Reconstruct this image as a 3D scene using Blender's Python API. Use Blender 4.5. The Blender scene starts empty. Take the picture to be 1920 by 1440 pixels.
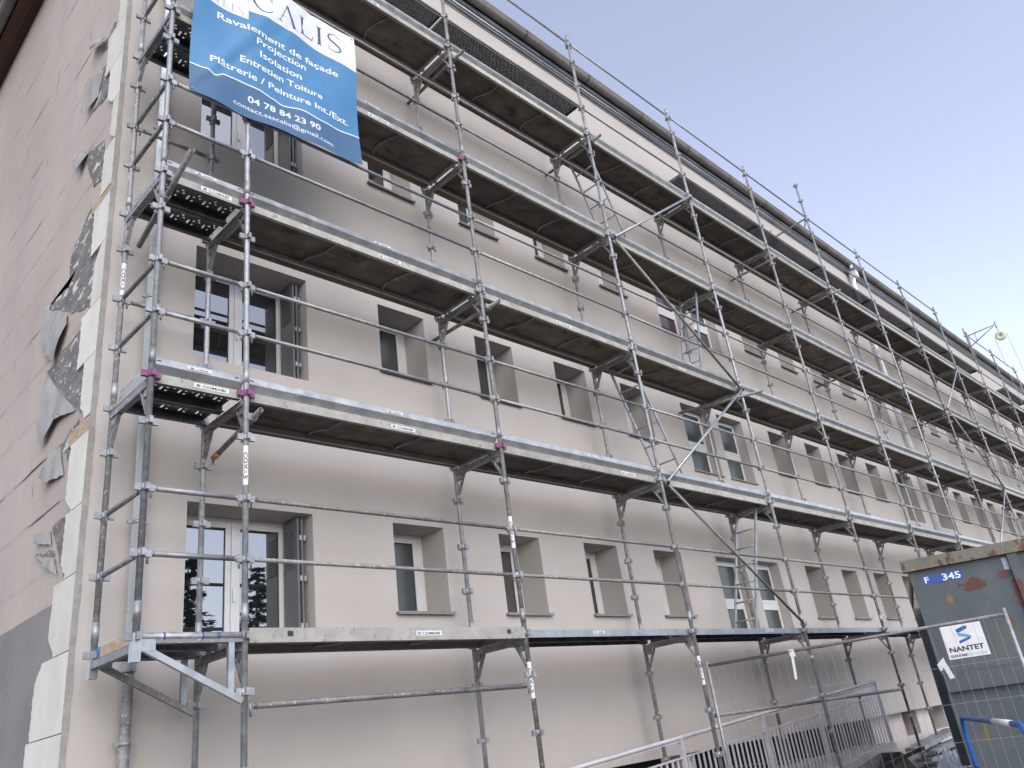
import bpy, math, random
from mathutils import Vector, Matrix
random.seed(7)
sc = bpy.context.scene
C = sc.collection
rad = math.radians

# ---------------------------------------------------------------- camera
cam_d = bpy.data.cameras.new('camera'); cam = bpy.data.objects.new('camera', cam_d); C.objects.link(cam)
R = [(0.71049696, -0.69195813, -0.12801565), (0.20092953, 0.37382949, -0.90547161), (0.67440447, 0.61761271, 0.40463954)]
cam.matrix_world = Matrix(((R[0][0], -R[1][0], -R[2][0], -3.043), (R[0][1], -R[1][1], -R[2][1], -5.850),
                           (R[0][2], -R[1][2], -R[2][2], -0.9975), (0, 0, 0, 1)))
cam_d.sensor_width = 36; cam_d.lens = 1511.16/1920*36; cam_d.clip_start = .05; cam_d.clip_end = 3000
sc.camera = cam
# ---------------------------------------------------------------- light
SUN_EL, SUN_ROT = 38.0, 205.0        # veiled sun high behind the viewer's left shoulder: broad soft light
w = bpy.data.worlds.new('World'); sc.world = w; w.use_nodes = True
nt = w.node_tree; sky = nt.nodes.new('ShaderNodeTexSky'); sky.sky_type = 'NISHITA'; sky.sun_disc = False
sky.sun_elevation = rad(SUN_EL); sky.sun_rotation = rad(SUN_ROT)
sky.air_density = .9; sky.dust_density = 1.5; sky.ozone_density = 1.0; sky.altitude = 200
bgn = nt.nodes['Background']; bgn.inputs['Strength'].default_value = .15
hs = nt.nodes.new('ShaderNodeHueSaturation'); hs.inputs['Saturation'].default_value = .60; hs.inputs['Value'].default_value = 1.13; hs.inputs['Hue'].default_value = .515
nt.links.new(sky.outputs[0], hs.inputs['Color']); nt.links.new(hs.outputs[0], bgn.inputs[0])
sl = bpy.data.lights.new('sun', 'SUN'); sl.energy = .32; sl.angle = rad(80); sl.color = (1, .93, .88)
so = bpy.data.objects.new('sun', sl); C.objects.link(so)
sd = Vector((math.sin(rad(SUN_ROT))*math.cos(rad(SUN_EL)), math.cos(rad(SUN_ROT))*math.cos(rad(SUN_EL)), math.sin(rad(SUN_EL))))
so.rotation_euler = sd.to_track_quat('Z', 'Y').to_euler()
sc.view_settings.view_transform = 'Standard'; sc.view_settings.look = 'None'
sc.view_settings.exposure = 1.14; sc.view_settings.gamma = 1

# ---------------------------------------------------------------- materials
MATS = {}
def mat(name, c1, c2=None, scale=3, lo=.35, hi=.65, rough=.7, metal=0., spots=(), bump=0., bscale=None,
        stretch=(1, 1, 1), detail=5, ior=None, rvar=0., rnd=True, alpha_fn=None, spec=None, soft=.03, tint=0.):
    """c1/c2 mottled by noise; spots = [(colour, scale, threshold, roughness)] laid over it"""
    m = bpy.data.materials.new(name); MATS[name] = m; m.use_nodes = True
    t = m.node_tree; N = t.nodes; L = t.links; b = N['Principled BSDF']
    tc = N.new('ShaderNodeTexCoord'); mp = N.new('ShaderNodeMapping'); mp.inputs['Scale'].default_value = stretch
    if rnd:
        oi = N.new('ShaderNodeObjectInfo'); ml = N.new('ShaderNodeMath'); ml.operation = 'MULTIPLY'; ml.inputs[1].default_value = 57
        L.new(oi.outputs['Random'], ml.inputs[0]); ad = N.new('ShaderNodeVectorMath'); ad.operation = 'ADD'
        L.new(tc.outputs['Object'], ad.inputs[0]); L.new(ml.outputs[0], ad.inputs[1]); L.new(ad.outputs[0], mp.inputs['Vector'])
    else: L.new(tc.outputs['Object'], mp.inputs['Vector'])
    def noise(s, d=detail):
        n = N.new('ShaderNodeTexNoise'); n.inputs['Scale'].default_value = s; n.inputs['Detail'].default_value = d
        n.inputs['Roughness'].default_value = .6; L.new(mp.outputs[0], n.inputs['Vector']); return n
    def ramp(src, a, bb):
        r = N.new('ShaderNodeMapRange'); r.inputs['From Min'].default_value = a; r.inputs['From Max'].default_value = bb
        L.new(src, r.inputs['Value']); return r.outputs[0]
    def mix(fac, a, bb):
        x = N.new('ShaderNodeMix'); x.data_type = 'RGBA'; L.new(fac, x.inputs[0])
        for sock, v in ((x.inputs[6], a), (x.inputs[7], bb)):
            if isinstance(v, tuple): sock.default_value = (*v, 1)
            else: L.new(v, sock)
        return x.outputs[2]
    col = None; n0 = noise(scale)
    b.inputs['Roughness'].default_value = rough; b.inputs['Metallic'].default_value = metal
    if c2: col = mix(ramp(n0.outputs[0], lo, hi), c1, c2)
    rsock = None; msock = None
    for (sc_, ss, th, rr) in spots:
        n = noise(ss); f = ramp(n.outputs[0], th, th+soft)
        col = mix(f, col if col is not None else c1, sc_)
        if metal > 0:
            mm = N.new('ShaderNodeMix'); mm.data_type = 'FLOAT'; L.new(f, mm.inputs[0])
            if msock is None: mm.inputs[2].default_value = metal
            else: L.new(msock, mm.inputs[2])
            mm.inputs[3].default_value = 0; msock = mm.outputs[0]
    if msock is not None: L.new(msock, b.inputs['Metallic'])
    if rvar:
        r = N.new('ShaderNodeMapRange'); r.inputs['From Min'].default_value = .3; r.inputs['From Max'].default_value = .7
        r.inputs['To Min'].default_value = max(rough-rvar, .02); r.inputs['To Max'].default_value = min(rough+rvar, 1)
        L.new(n0.outputs[0], r.inputs['Value']); L.new(r.outputs[0], b.inputs['Roughness'])
    if tint and rnd and col is not None:      # each piece a little lighter or darker than its neighbours
        tr = ramp(oi.outputs['Random'], 0., 1.); tr.node.inputs['To Min'].default_value = 1-tint; tr.node.inputs['To Max'].default_value = 1+tint
        vm = N.new('ShaderNodeVectorMath'); vm.operation = 'SCALE'; L.new(col, vm.inputs[0]); L.new(tr, vm.inputs['Scale']); col = vm.outputs[0]
    if col is None: b.inputs['Base Color'].default_value = (*c1, 1)
    else: L.new(col, b.inputs['Base Color'])
    if ior: b.inputs['IOR'].default_value = ior
    if spec is not None: b.inputs['Specular IOR Level'].default_value = spec
    if bump:
        bn = noise(bscale or scale*4, 6); bp = N.new('ShaderNodeBump'); bp.inputs['Strength'].default_value = bump
        bp.inputs['Distance'].default_value = .01; L.new(bn.outputs[0], bp.inputs['Height']); L.new(bp.outputs[0], b.inputs['Normal'])
    if alpha_fn: alpha_fn(N, L, tc, b)
    m['_tc'] = tc.name; m['_mp'] = mp.name
    return m

def mnode(N, L, op, a, b=None, c=None):
    n = N.new('ShaderNodeMath'); n.operation = op
    for i, v in enumerate((a, b, c)):
        if v is None: continue
        if isinstance(v, (int, float)): n.inputs[i].default_value = v
        else: L.new(v, n.inputs[i])
    return n.outputs[0]

def holes(kind):
    """real perforations through a steel plank: the holes let light and sight through"""
    def fn(N, L, tc, b):
        s = N.new('ShaderNodeSeparateXYZ'); L.new(tc.outputs['Object'], s.inputs[0]); X, Y = s.outputs[0], s.outputs[1]
        def cell(v, p, o=0.): return mnode(N, L, 'MULTIPLY', mnode(N, L, 'FRACT', mnode(N, L, 'ADD', mnode(N, L, 'DIVIDE', v, p), o+10)), p)
        def rect(u, v, cu, cv, hu, hv):
            a = mnode(N, L, 'LESS_THAN', mnode(N, L, 'ABSOLUTE', mnode(N, L, 'SUBTRACT', u, cu)), hu)
            c = mnode(N, L, 'LESS_THAN', mnode(N, L, 'ABSOLUTE', mnode(N, L, 'SUBTRACT', v, cv)), hv)
            return mnode(N, L, 'MULTIPLY', a, c)
        if kind == 'slots':
            u = cell(X, .155); v = cell(mnode(N, L, 'SUBTRACT', Y, .04), .345)
            parts = []
            for (cv) in (.07, .22):
                parts += [rect(u, v, .03, cv, .009, .030), rect(u, v, .075, cv-.03, .009, .009), rect(u, v, .08, cv+.03, .009, .009)]
            for (cv) in (.15,): parts += [rect(u, v, .11, cv, .010, .009), rect(u, v, .13, cv+.035, .009, .008)]
        else:
            u = cell(X, .03); v = cell(Y, .03)
            parts = [rect(u, v, .008, .008, .0026, .0026), rect(u, v, .023, .023, .0026, .0026)]
        a = parts[0]
        for q in parts[1:]: a = mnode(N, L, 'MAXIMUM', a, q)
        L.new(mnode(N, L, 'SUBTRACT', 1., a), b.inputs['Alpha'])
    return fn

mat('render', (.440, .403, .378), (.474, .436, .408), scale=.8, rough=.93, bump=.25, bscale=160, rnd=False, spots=())
mat('reveal', (.43, .36, .32), (.46, .39, .345), scale=.8, rough=.93, bump=.2, bscale=160, rnd=False)
mat('mortar', (.25, .24, .225), (.33, .315, .30), scale=9, rough=.95, bump=1, bscale=50)
mat('eps', (.62, .585, .52), (.70, .67, .60), scale=3, rough=.9, bump=.5, bscale=120, spots=[((.50, .46, .40), 5, .66, .9), ((.42, .38, .33), 22, .70, .9)], stretch=(1, 1, .6), soft=.08, tint=.08)
mat('osb', (.36, .26, .17), (.50, .38, .26), scale=30, rough=.9, bump=.5, stretch=(1, .3, 1))
mat('basewall', (.50, .44, .42), (.58, .52, .49), scale=2, rough=.9, bump=.3, bscale=60, rnd=False)
mat('galv', (.24, .245, .26), (.38, .385, .40), scale=14, rough=.5, metal=.55, rvar=.12, tint=.2,
    spots=[((.42, .40, .37), 45, .645, .9)], bump=.25, bscale=60)
mat('galv_dirty', (.17, .17, .175), (.29, .28, .28), scale=10, rough=.58, metal=.4, rvar=.12, tint=.2,
    spots=[((.40, .375, .34), 34, .585, .9), ((.34, .17, .09), 12, .72, .9)], bump=.4, bscale=50)
mat('galv_clean', (.30, .32, .34), (.42, .44, .46), scale=8, rough=.42, metal=.6, rvar=.08, bump=.1, bscale=40)
mat('toe', (.37, .375, .38), (.50, .505, .51), scale=7, tint=.18, rough=.42, metal=.6, rvar=.1, spots=[((.62, .62, .60), 30, .66, .9)], bump=.15, bscale=30)
mat('rimpale', (.31, .30, .275), (.42, .41, .375), scale=5, rough=.8, tint=.2, spots=[((.24, .22, .19), 18, .60, .9)], bump=.3)
mat('purple', (.16, .05, .12), (.26, .10, .20), scale=30, rough=.6, bump=.2)
mat('orange', (.55, .26, .12), (.5, .35, .25), scale=30, rough=.7)
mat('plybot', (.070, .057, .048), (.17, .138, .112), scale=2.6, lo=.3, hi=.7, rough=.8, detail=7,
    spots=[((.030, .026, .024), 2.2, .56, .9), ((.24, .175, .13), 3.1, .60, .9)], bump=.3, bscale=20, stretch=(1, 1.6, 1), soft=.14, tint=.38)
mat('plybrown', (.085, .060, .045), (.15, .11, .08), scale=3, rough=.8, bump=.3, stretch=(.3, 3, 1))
mat('ribpale', (.22, .20, .18), (.36, .33, .29), scale=12, rough=.7)
mat('darksteel', (.07, .075, .08), (.14, .145, .15), scale=9, rough=.5, metal=.5, alpha_fn=holes('slots'), rnd=False)
mat('perfsteel', (.04, .042, .05), (.07, .072, .08), scale=9, rough=.5, metal=.5, alpha_fn=holes('dots'), rnd=False)
mat('steelplain', (.08, .085, .09), (.16, .165, .17), scale=9, rough=.5, metal=.5)
mat('chrome', (.72, .76, .80), (.82, .86, .9), scale=2, rough=.28, metal=.35, rvar=.08)
mat('zinc', (.16, .165, .175), (.23, .235, .245), scale=2, rough=.42, metal=.6, rvar=.1, rnd=False, bump=.1, bscale=8)
mat('zincdark', (.055, .058, .066), (.085, .088, .095), scale=2, rough=.4, metal=.5, rnd=False)
mat('gutterold', (.17, .155, .145), (.25, .235, .22), scale=3, rough=.6, metal=.2, rnd=False, spots=[((.12, .10, .08), 6, .62, .9)])
mat('soffit', (.075, .035, .025), (.12, .06, .042), scale=4, rough=.6, stretch=(6, .3, 6), rnd=False)
mat('pvc', (.58, .58, .59), (.63, .63, .64), scale=4, rough=.35)
mat('gasket', (.02, .02, .02), rough=.5)
mat('shutter', (.115, .115, .125), (.135, .135, .145), scale=5, rough=.5)
mat('sill', (.21, .19, .18), (.26, .24, .23), scale=5, rough=.4, metal=.3)
mat('glass', (.012, .014, .016), rough=.012, ior=3.2)
mat('frost', (.045, .052, .050), (.06, .068, .066), scale=2, rough=.22, ior=1.6)
mat('curtain', (.045, .015, .02), (.07, .03, .035), scale=3, rough=.06, ior=1.6, stretch=(9, 1, .4))
mat('roof', (.16, .08, .06), (.24, .12, .09), scale=8, rough=.8, bump=.6, rnd=False)
mat('void', (.012, .012, .014), rough=.9)
mat('canvas_blue', (.058, .19, .37), (.065, .21, .40), scale=3, rough=.42, spec=.35)
mat('canvas_dark', (.05, .115, .22), (.06, .13, .24), scale=3, rough=.42, spec=.35)
mat('canvas_white', (.60, .61, .66), (.66, .67, .71), scale=3, rough=.45)
mat('ink_white', (.72, .76, .80), rough=.5)
mat('ink_navy', (.045, .07, .17), rough=.5)
mat('ink_grey', (.36, .38, .46), rough=.5)
mat('sticker', (.62, .62, .62), (.7, .7, .7), scale=20, rough=.5)
mat('ink_black', (.02, .02, .03), rough=.5)
mat('logo_blue', (.015, .10, .34), rough=.5)
mat('logo_sky', (.10, .32, .55), rough=.5)
mat('tagblue', (.010, .065, .30), rough=.4)
mat('bluepaint', (.012, .085, .32), (.02, .11, .38), scale=8, rough=.35, spots=[((.12, .08, .06), 24, .70, .9)])
mat('whitepaint', (.66, .66, .66), (.74, .74, .74), scale=9, rough=.4)
mat('tape', (.62, .64, .63), (.72, .74, .72), scale=5, rough=.45)
mat('railpaint', (.40, .39, .42), (.49, .475, .50), scale=5, rough=.45, metal=.1)
mat('wire', (.33, .33, .35), rough=.5, metal=.6)
mat('meshcloth', (.27, .265, .255), (.38, .37, .355), scale=8, rough=.9, bump=.4, bscale=200, stretch=(1, 1, .4))
mat('glue', (.13, .117, .11), (.22, .20, .185), scale=5, rough=.95, bump=.8, bscale=30,
    spots=[((.60, .59, .55), 6.5, .585, .9), ((.58, .57, .53), 15, .62, .9)], stretch=(1, .8, 1.5), rnd=False)
mat('asphalt', (.055, .055, .058), (.10, .098, .095), scale=1.2, rough=.9, bump=.6, bscale=90, rnd=False, spots=[((.19, .18, .17), 3, .62, .9)])
mat('concrete', (.26, .25, .24), (.38, .36, .34), scale=3, rough=.9, bump=.5, bscale=40)
mat('oldwood', (.07, .06, .055), (.20, .18, .16), scale=3, rough=.9, bump=.8, bscale=20, stretch=(.5, 4, 1))
mat('plastic', (.55, .56, .58), (.66, .67, .68), scale=4, rough=.35)
mat('rope', (.30, .29, .28), rough=.9)
mat('needle', (.018, .035, .022), (.045, .075, .045), scale=2, rough=.8)
mat('bark', (.09, .06, .045), (.15, .11, .085), scale=8, rough=.9)
mat('redmark', (.55, .045, .02), rough=.5)
mat('limewheel', (.62, .58, .40), (.68, .65, .48), scale=9, rough=.5)

# the old gable render: horizontal board joints that have cracked open here and there, a grey plinth coat below
def gable_material():
    m = bpy.data.materials.new('oldrender'); m.use_nodes = True; MATS['oldrender'] = m
    N = m.node_tree.nodes; L = m.node_tree.links; b = N['Principled BSDF']; b.inputs['Roughness'].default_value = .93
    tc = N.new('ShaderNodeTexCoord'); s = N.new('ShaderNodeSeparateXYZ'); L.new(tc.outputs['Object'], s.inputs[0])
    def noise(sc_, st=(1, 1, 1), d=5):
        mp = N.new('ShaderNodeMapping'); mp.inputs['Scale'].default_value = st; L.new(tc.outputs['Object'], mp.inputs[0])
        n = N.new('ShaderNodeTexNoise'); n.inputs['Scale'].default_value = sc_; n.inputs['Detail'].default_value = d
        L.new(mp.outputs[0], n.inputs['Vector']); return n.outputs[0]
    def mr(v, a, bb, c=0., d=1.):
        r = N.new('ShaderNodeMapRange'); r.inputs[1].default_value = a; r.inputs[2].default_value = bb
        r.inputs[3].default_value = c; r.inputs[4].default_value = d; L.new(v, r.inputs[0]); return r.outputs[0]
    def mix(f, a, c):
        x = N.new('ShaderNodeMix'); x.data_type = 'RGBA'; L.new(f, x.inputs[0])
        for k, v in ((6, a), (7, c)):
            if isinstance(v, tuple): x.inputs[k].default_value = (*v, 1)
            else: L.new(v, x.inputs[k])
        return x.outputs[2]
    Y, Z = s.outputs[1], s.outputs[2]
    wob = mnode(N, L, 'MULTIPLY', mnode(N, L, 'SUBTRACT', noise(1.7), .5), .05)
    zf = mnode(N, L, 'ADD', mnode(N, L, 'DIVIDE', mnode(N, L, 'ADD', Z, wob), .59), 20.)
    row = mnode(N, L, 'FLOOR', zf); fr = mnode(N, L, 'FRACT', zf)
    dist = mnode(N, L, 'MULTIPLY', mnode(N, L, 'ABSOLUTE', mnode(N, L, 'SUBTRACT', fr, .5)), .59)   # distance to joint, m
    rv = mnode(N, L, 'FRACT', mnode(N, L, 'MULTIPLY', mnode(N, L, 'SINE', mnode(N, L, 'MULTIPLY', row, 12.9)), 437.5))
    thick = mr(noise(1.0, (1, 1, 9)), .50, .68, -.006, .017)
    line = mnode(N, L, 'LESS_THAN', dist, thick)
    soft = mnode(N, L, 'MULTIPLY', mr(dist, 0., .04, .30, 0.), mr(noise(2.2), .4, .6, .3, 1))
    vf = mnode(N, L, 'ADD', mnode(N, L, 'ADD', mnode(N, L, 'DIVIDE', mnode(N, L, 'ADD', Y, wob), 1.25), rv), 9.)
    vd = mnode(N, L, 'MULTIPLY', mnode(N, L, 'ABSOLUTE', mnode(N, L, 'SUBTRACT', mnode(N, L, 'FRACT', vf), .5)), 1.25)
    vline = mnode(N, L, 'LESS_THAN', vd, mr(noise(1.3, (1, 1, 1)), .52, .66, -.004, .010))
    pink = mix(mr(noise(.5), .35, .65), (.395, .325, .28), (.46, .388, .338))
    pink = mix(mr(noise(1.3, (1, 1.5, .25)), .52, .8, 0, .5), pink, (.335, .31, .29))
    pink = mix(mr(noise(7, (1, 1.5, .4)), .62, .72, 0, .45), pink, (.34, .26, .23))
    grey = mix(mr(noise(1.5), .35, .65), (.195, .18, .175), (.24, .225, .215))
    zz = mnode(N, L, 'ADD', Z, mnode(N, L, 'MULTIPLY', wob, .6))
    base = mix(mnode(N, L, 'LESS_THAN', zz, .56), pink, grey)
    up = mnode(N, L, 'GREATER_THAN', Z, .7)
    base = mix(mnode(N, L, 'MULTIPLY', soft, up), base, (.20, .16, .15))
    base = mix(mnode(N, L, 'MULTIPLY', mnode(N, L, 'MAXIMUM', line, vline), up), base, (.06, .05, .05))
    L.new(base, b.inputs['Base Color'])
    bp = N.new('ShaderNodeBump'); bp.inputs['Strength'].default_value = .5; bp.inputs['Distance'].default_value = .02
    h = mnode(N, L, 'ADD', noise(5, (1, 1, 1), 8), mnode(N, L, 'MULTIPLY', line, -1.)); L.new(h, bp.inputs['Height'])
    L.new(bp.outputs[0], b.inputs['Normal'])
gable_material()

# old skip paint: grey-green with scratches, rust blooms and three big rusty patches (local coordinates)
def skip_material():
    m = bpy.data.materials.new('skippaint'); m.use_nodes = True; MATS['skippaint'] = m
    N = m.node_tree.nodes; L = m.node_tree.links; b = N['Principled BSDF']; b.inputs['Roughness'].default_value = .55
    tc = N.new('ShaderNodeTexCoord'); gm = N.new('ShaderNodeNewGeometry')
    vt = N.new('ShaderNodeVectorTransform'); vt.vector_type = 'POINT'; vt.convert_from = 'OBJECT'; vt.convert_to = 'OBJECT'
    s = N.new('ShaderNodeSeparateXYZ'); L.new(tc.outputs['Object'], s.inputs[0])
    def noise(sc_, st=(1, 1, 1), d=6, rgh=.6):
        mp = N.new('ShaderNodeMapping'); mp.inputs['Scale'].default_value = st; L.new(tc.outputs['Object'], mp.inputs[0])
        n = N.new('ShaderNodeTexNoise'); n.inputs['Scale'].default_value = sc_; n.inputs['Detail'].default_value = d
        n.inputs['Roughness'].default_value = rgh; L.new(mp.outputs[0], n.inputs['Vector']); return n.outputs[0]
    def mr(v, a, bb, c=0., d=1.):
        r = N.new('ShaderNodeMapRange'); r.inputs[1].default_value = a; r.inputs[2].default_value = bb
        r.inputs[3].default_value = c; r.inputs[4].default_value = d; L.new(v, r.inputs[0]); return r.outputs[0]
    def mix(f, a, c):
        x = N.new('ShaderNodeMix'); x.data_type = 'RGBA'; L.new(f, x.inputs[0])
        for k, v in ((6, a), (7, c)):
            if isinstance(v, tuple): x.inputs[k].default_value = (*v, 1)
            else: L.new(v, x.inputs[k])
        return x.outputs[2]
    col = mix(mr(noise(1.6), .3, .7), (.052, .066, .078), (.086, .098, .106))
    col = mix(mr(noise(3, (1, 1, .5)), .52, .75, 0, .6), col, (.115, .118, .092))
    col = mix(mr(noise(14), .62, .66), col, (.05, .055, .055))
    col = mix(mr(noise(7, (2.5, 2.5, .7)), .66, .69), col, (.16, .085, .035))
    col = mix(mr(noise(24, (1, 1, 1)), .70, .73), col, (.03, .025, .025))
    X, Z = s.outputs[0], s.outputs[2]
    for (cx, cz, rx, rz, k) in ((.66, 2.42, .14, .075, (.085, .028, .018)), (1.0, 2.46, .075, .06, (.085, .028, .018)),
                                (1.09, 2.22, .06, .25, (.10, .035, .02)), (.39, 2.30, .03, .05, (.20, .11, .03)), (.9, 1.98, .03, .10, (.13, .06, .02)),
                                (.68, .62, .15, .03, (.05, .035, .02)), (1.1, .9, .12, .22, (.13, .055, .025)), (.30, .95, .04, .2, (.12, .10, .035))):
        dx = mnode(N, L, 'DIVIDE', mnode(N, L, 'SUBTRACT', X, cx), rx); dz = mnode(N, L, 'DIVIDE', mnode(N, L, 'SUBTRACT', Z, cz), rz)
        d = mnode(N, L, 'SQRT', mnode(N, L, 'ADD', mnode(N, L, 'MULTIPLY', dx, dx), mnode(N, L, 'MULTIPLY', dz, dz)))
        d = mnode(N, L, 'ADD', d, mnode(N, L, 'MULTIPLY', mnode(N, L, 'SUBTRACT', noise(9), .5), 2.2))
        col = mix(mr(d, .75, .9, 1., 0.), col, k)
    L.new(col, b.inputs['Base Color'])
    bp = N.new('ShaderNodeBump'); bp.inputs['Strength'].default_value = .4; bp.inputs['Distance'].default_value = .03
    L.new(noise(3.5, d=4), bp.inputs['Height']); L.new(bp.outputs[0], b.inputs['Normal'])
skip_material()
mat('skiprim', (.12, .125, .10), (.17, .165, .13), scale=3, rough=.7, spots=[((.15, .06, .035), 2.2, .60, .9), ((.10, .045, .03), 9, .56, .9), ((.24, .16, .07), 16, .60, .9)], bump=.6, bscale=20, rnd=False, stretch=(1, 1, .5))

# ---------------------------------------------------------------- mesh helpers
class MB:
    def __init__(s): s.v = []; s.f = []; s.m = []; s.ms = []; s.sm = []
    def mi(s, m):
        if m not in s.ms: s.ms.append(m)
        return s.ms.index(m)
    def add(s, vs, fs, m, sm=False):
        o = len(s.v); k = s.mi(m); s.v += [tuple(q) for q in vs]
        for f in fs: s.f.append(tuple(i+o for i in f)); s.m.append(k); s.sm.append(bool(sm and len(f) == 4))
        return s
    def box(s, x0, x1, y0, y1, z0, z1, m):
        v = [(x, y, z) for x in (x0, x1) for y in (y0, y1) for z in (z0, z1)]
        return s.add(v, [(0, 1, 3, 2), (4, 6, 7, 5), (0, 4, 5, 1), (2, 3, 7, 6), (0, 2, 6, 4), (1, 5, 7, 3)], m)
    def bar(s, p, q, w_, h, m, up=(0, 0, 1), taper=1):
        p, q = Vector(p), Vector(q); d = (q-p).normalized(); u = Vector(up)
        a = d.cross(u)
        if a.length < 1e-4: a = d.cross(Vector((0, 1, 0)))
        a.normalize(); b = a.cross(d); v = []
        for P, t in ((p, 1), (q, taper)):
            for sa, sb in ((-1, -1), (1, -1), (1, 1), (-1, 1)): v.append(P+a*sa*w_/2*t+b*sb*h/2*t)
        return s.add(v, [(0, 1, 2, 3), (7, 6, 5, 4), (0, 4, 5, 1), (1, 5, 6, 2), (2, 6, 7, 3), (3, 7, 4, 0)], m)
    def tube(s, p, q, r, m, n=10, r2=None, hollow=0):
        p, q = Vector(p), Vector(q); d = (q-p).normalized(); a = d.orthogonal().normalized(); b = d.cross(a); r2 = r if r2 is None else r2
        v = []
        for P, rr in ((p, r), (q, r2)):
            for i in range(n):
                t = 2*math.pi*i/n; v.append(P+a*math.cos(t)*rr+b*math.sin(t)*rr)
        f = [(i, (i+1) % n, n+(i+1) % n, n+i) for i in range(n)]
        if not hollow: f += [tuple(range(n-1, -1, -1)), tuple(range(n, 2*n))]
        else:
            for P, rr in ((p, r*hollow), (q, r2*hollow)):
                for i in range(n):
                    t = 2*math.pi*i/n; v.append(P+a*math.cos(t)*rr+b*math.sin(t)*rr)
            for i in range(n):
                j = (i+1) % n
                f += [(2*n+j, 2*n+i, 3*n+i, 3*n+j), (i, 2*n+i, 2*n+j, j), (n+j, 3*n+j, 3*n+i, n+i)]
        return s.add(v, f, m, n > 4)
    def path(s, pts, r, m, n=8):
        for a, b in zip(pts, pts[1:]): s.tube(a, b, r, m, n)
        return s
    def pipe(s, pts, r, m, n=10):
        """one smooth swept tube"""
        pts = [Vector(p) for p in pts]; v = []; f = []; a = None
        for i, P in enumerate(pts):
            d = (pts[min(i+1, len(pts)-1)]-pts[max(i-1, 0)]).normalized()
            a = d.orthogonal().normalized() if a is None else (a-d*a.dot(d)).normalized(); b = d.cross(a)
            for k in range(n):
                t = 2*math.pi*k/n; v.append(P+a*math.cos(t)*r+b*math.sin(t)*r)
        for i in range(len(pts)-1):
            for k in range(n): j = (k+1) % n; f.append((i*n+k, i*n+j, (i+1)*n+j, (i+1)*n+k))
        f += [tuple(range(n-1, -1, -1)), tuple(range((len(pts)-1)*n, len(pts)*n))]
        return s.add(v, f, m, True)
    def profile_x(s, prof, x0, x1, m, closed=False):
        """profile [(y,z)] swept along x"""
        n = len(prof); v = [(x0, y, z) for y, z in prof]+[(x1, y, z) for y, z in prof]
        f = [(i, (i+1) % n, n+(i+1) % n, n+i) for i in range(n if closed else n-1)]
        if closed: f += [tuple(range(n-1, -1, -1)), tuple(range(n, 2*n))]
        return s.add(v, f, m)
    def data(s, name, smooth=False):
        me = bpy.data.meshes.new(name); me.from_pydata(s.v, [], s.f)
        for k in s.ms: me.materials.append(MATS[k])
        me.polygons.foreach_set('material_index', s.m)
        me.polygons.foreach_set('use_smooth', [True]*len(s.f) if smooth == 'all' else s.sm)
        me.update(); return me
    def build(s, name, parent=None, loc=(0, 0, 0), smooth=False, label=None):
        return inst(name, s.data(name, smooth), parent, loc, label=label)

def inst(name, me, parent=None, loc=(0, 0, 0), rot=None, label=None, kind=None):
    """loc is in world axes relative to the parent's base unless the parent is rotated (then local)"""
    o = bpy.data.objects.new(name, me); C.objects.link(o); o.location = loc
    if rot: o.rotation_euler = rot
    if parent is not None: o.parent = parent
    if label: o['label'] = label
    if kind: o['kind'] = kind
    return o
def tag(o, label=None, cat=None, group=None, kind=None):
    if label: o['label'] = label
    if cat: o['category'] = cat
    if group: o['group'] = group
    if kind: o['kind'] = kind
    return o
def thing(name, label, cat, loc=(0, 0, 0), rotz=0, group=None):
    o = bpy.data.objects.new(name, None); C.objects.link(o); o.location = loc; o.rotation_euler = (0, 0, rotz)
    o.empty_display_size = .2
    return tag(o, label, cat, group)

def text_geo(body, mode='fit', bold=0.):
    """2-D text mesh normalised to width 1, cap height 1"""
    cu = bpy.data.curves.new('t', 'FONT'); cu.body = body; cu.resolution_u = 3; cu.offset = bold
    ob = bpy.data.objects.new('t', cu); C.objects.link(ob); dg = bpy.context.evaluated_depsgraph_get(); dg.update()
    me = ob.evaluated_get(dg).to_mesh(); vs = [tuple(v.co) for v in me.vertices]; fs = [tuple(p.vertices) for p in me.polygons]
    ob.evaluated_get(dg).to_mesh_clear(); bpy.data.objects.remove(ob); bpy.data.curves.remove(cu)
    x0 = min(v[0] for v in vs); x1 = max(v[0] for v in vs)
    cap = .729   # cap height of the built-in font at size 1
    return [((v[0]-x0)/(x1-x0), v[1]/cap) for v in vs], fs

G = -2.45            # ground level
BAY = 3.0165; W = .78; WALL = 1.08; DEP = .42
RAILZ = (.58, 1.07)

# ================================================================= ground
mb = MB(); mb.add([(-150, -150, G), (250, -150, G), (250, 150, G), (-150, 150, G)], [(0, 1, 2, 3)], 'asphalt')
tag(mb.build('ground'), kind='structure')

# ================================================================= building
bld = thing('apartment_building', 'long four storey apartment block with fresh beige render behind the scaffolding', 'building', (20, 6, G))
BO = Vector((-20, -6, -G))
def bpart(mb, name, parent=None, smooth=False, label=None):
    return mb.build(name, parent or bld, BO if parent is None else (0, 0, 0), smooth, label)
XL, XR, ZB, ZT = -.88, 60.0, -1.41, 10.75
opens = []      # x0,x1,z0,z1,kind
def unit(ox, mirror=False):
    L_ = [(0.0, 1.29, 'french')]+[(2.29+1.605*k, 3.01+1.605*k, 'small') for k in range(4)]+[(8.83, 9.74, 'tall'), (10.02, 10.93, 'tall')]
    L_ += [(19.8-b, 19.8-a, k) for a, b, k in L_[1:5][::-1]]
    if ox == 0: L_ += [(18.66, 19.75, 'closed')]
    out = []
    for a, b, k in L_:
        if ox: 
            if k == 'french': k = 'closed'
        out.append((ox+a, ox+b, k))
    if ox: out.append((ox+18.6, ox+19.75, 'closed'))
    return out
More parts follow.
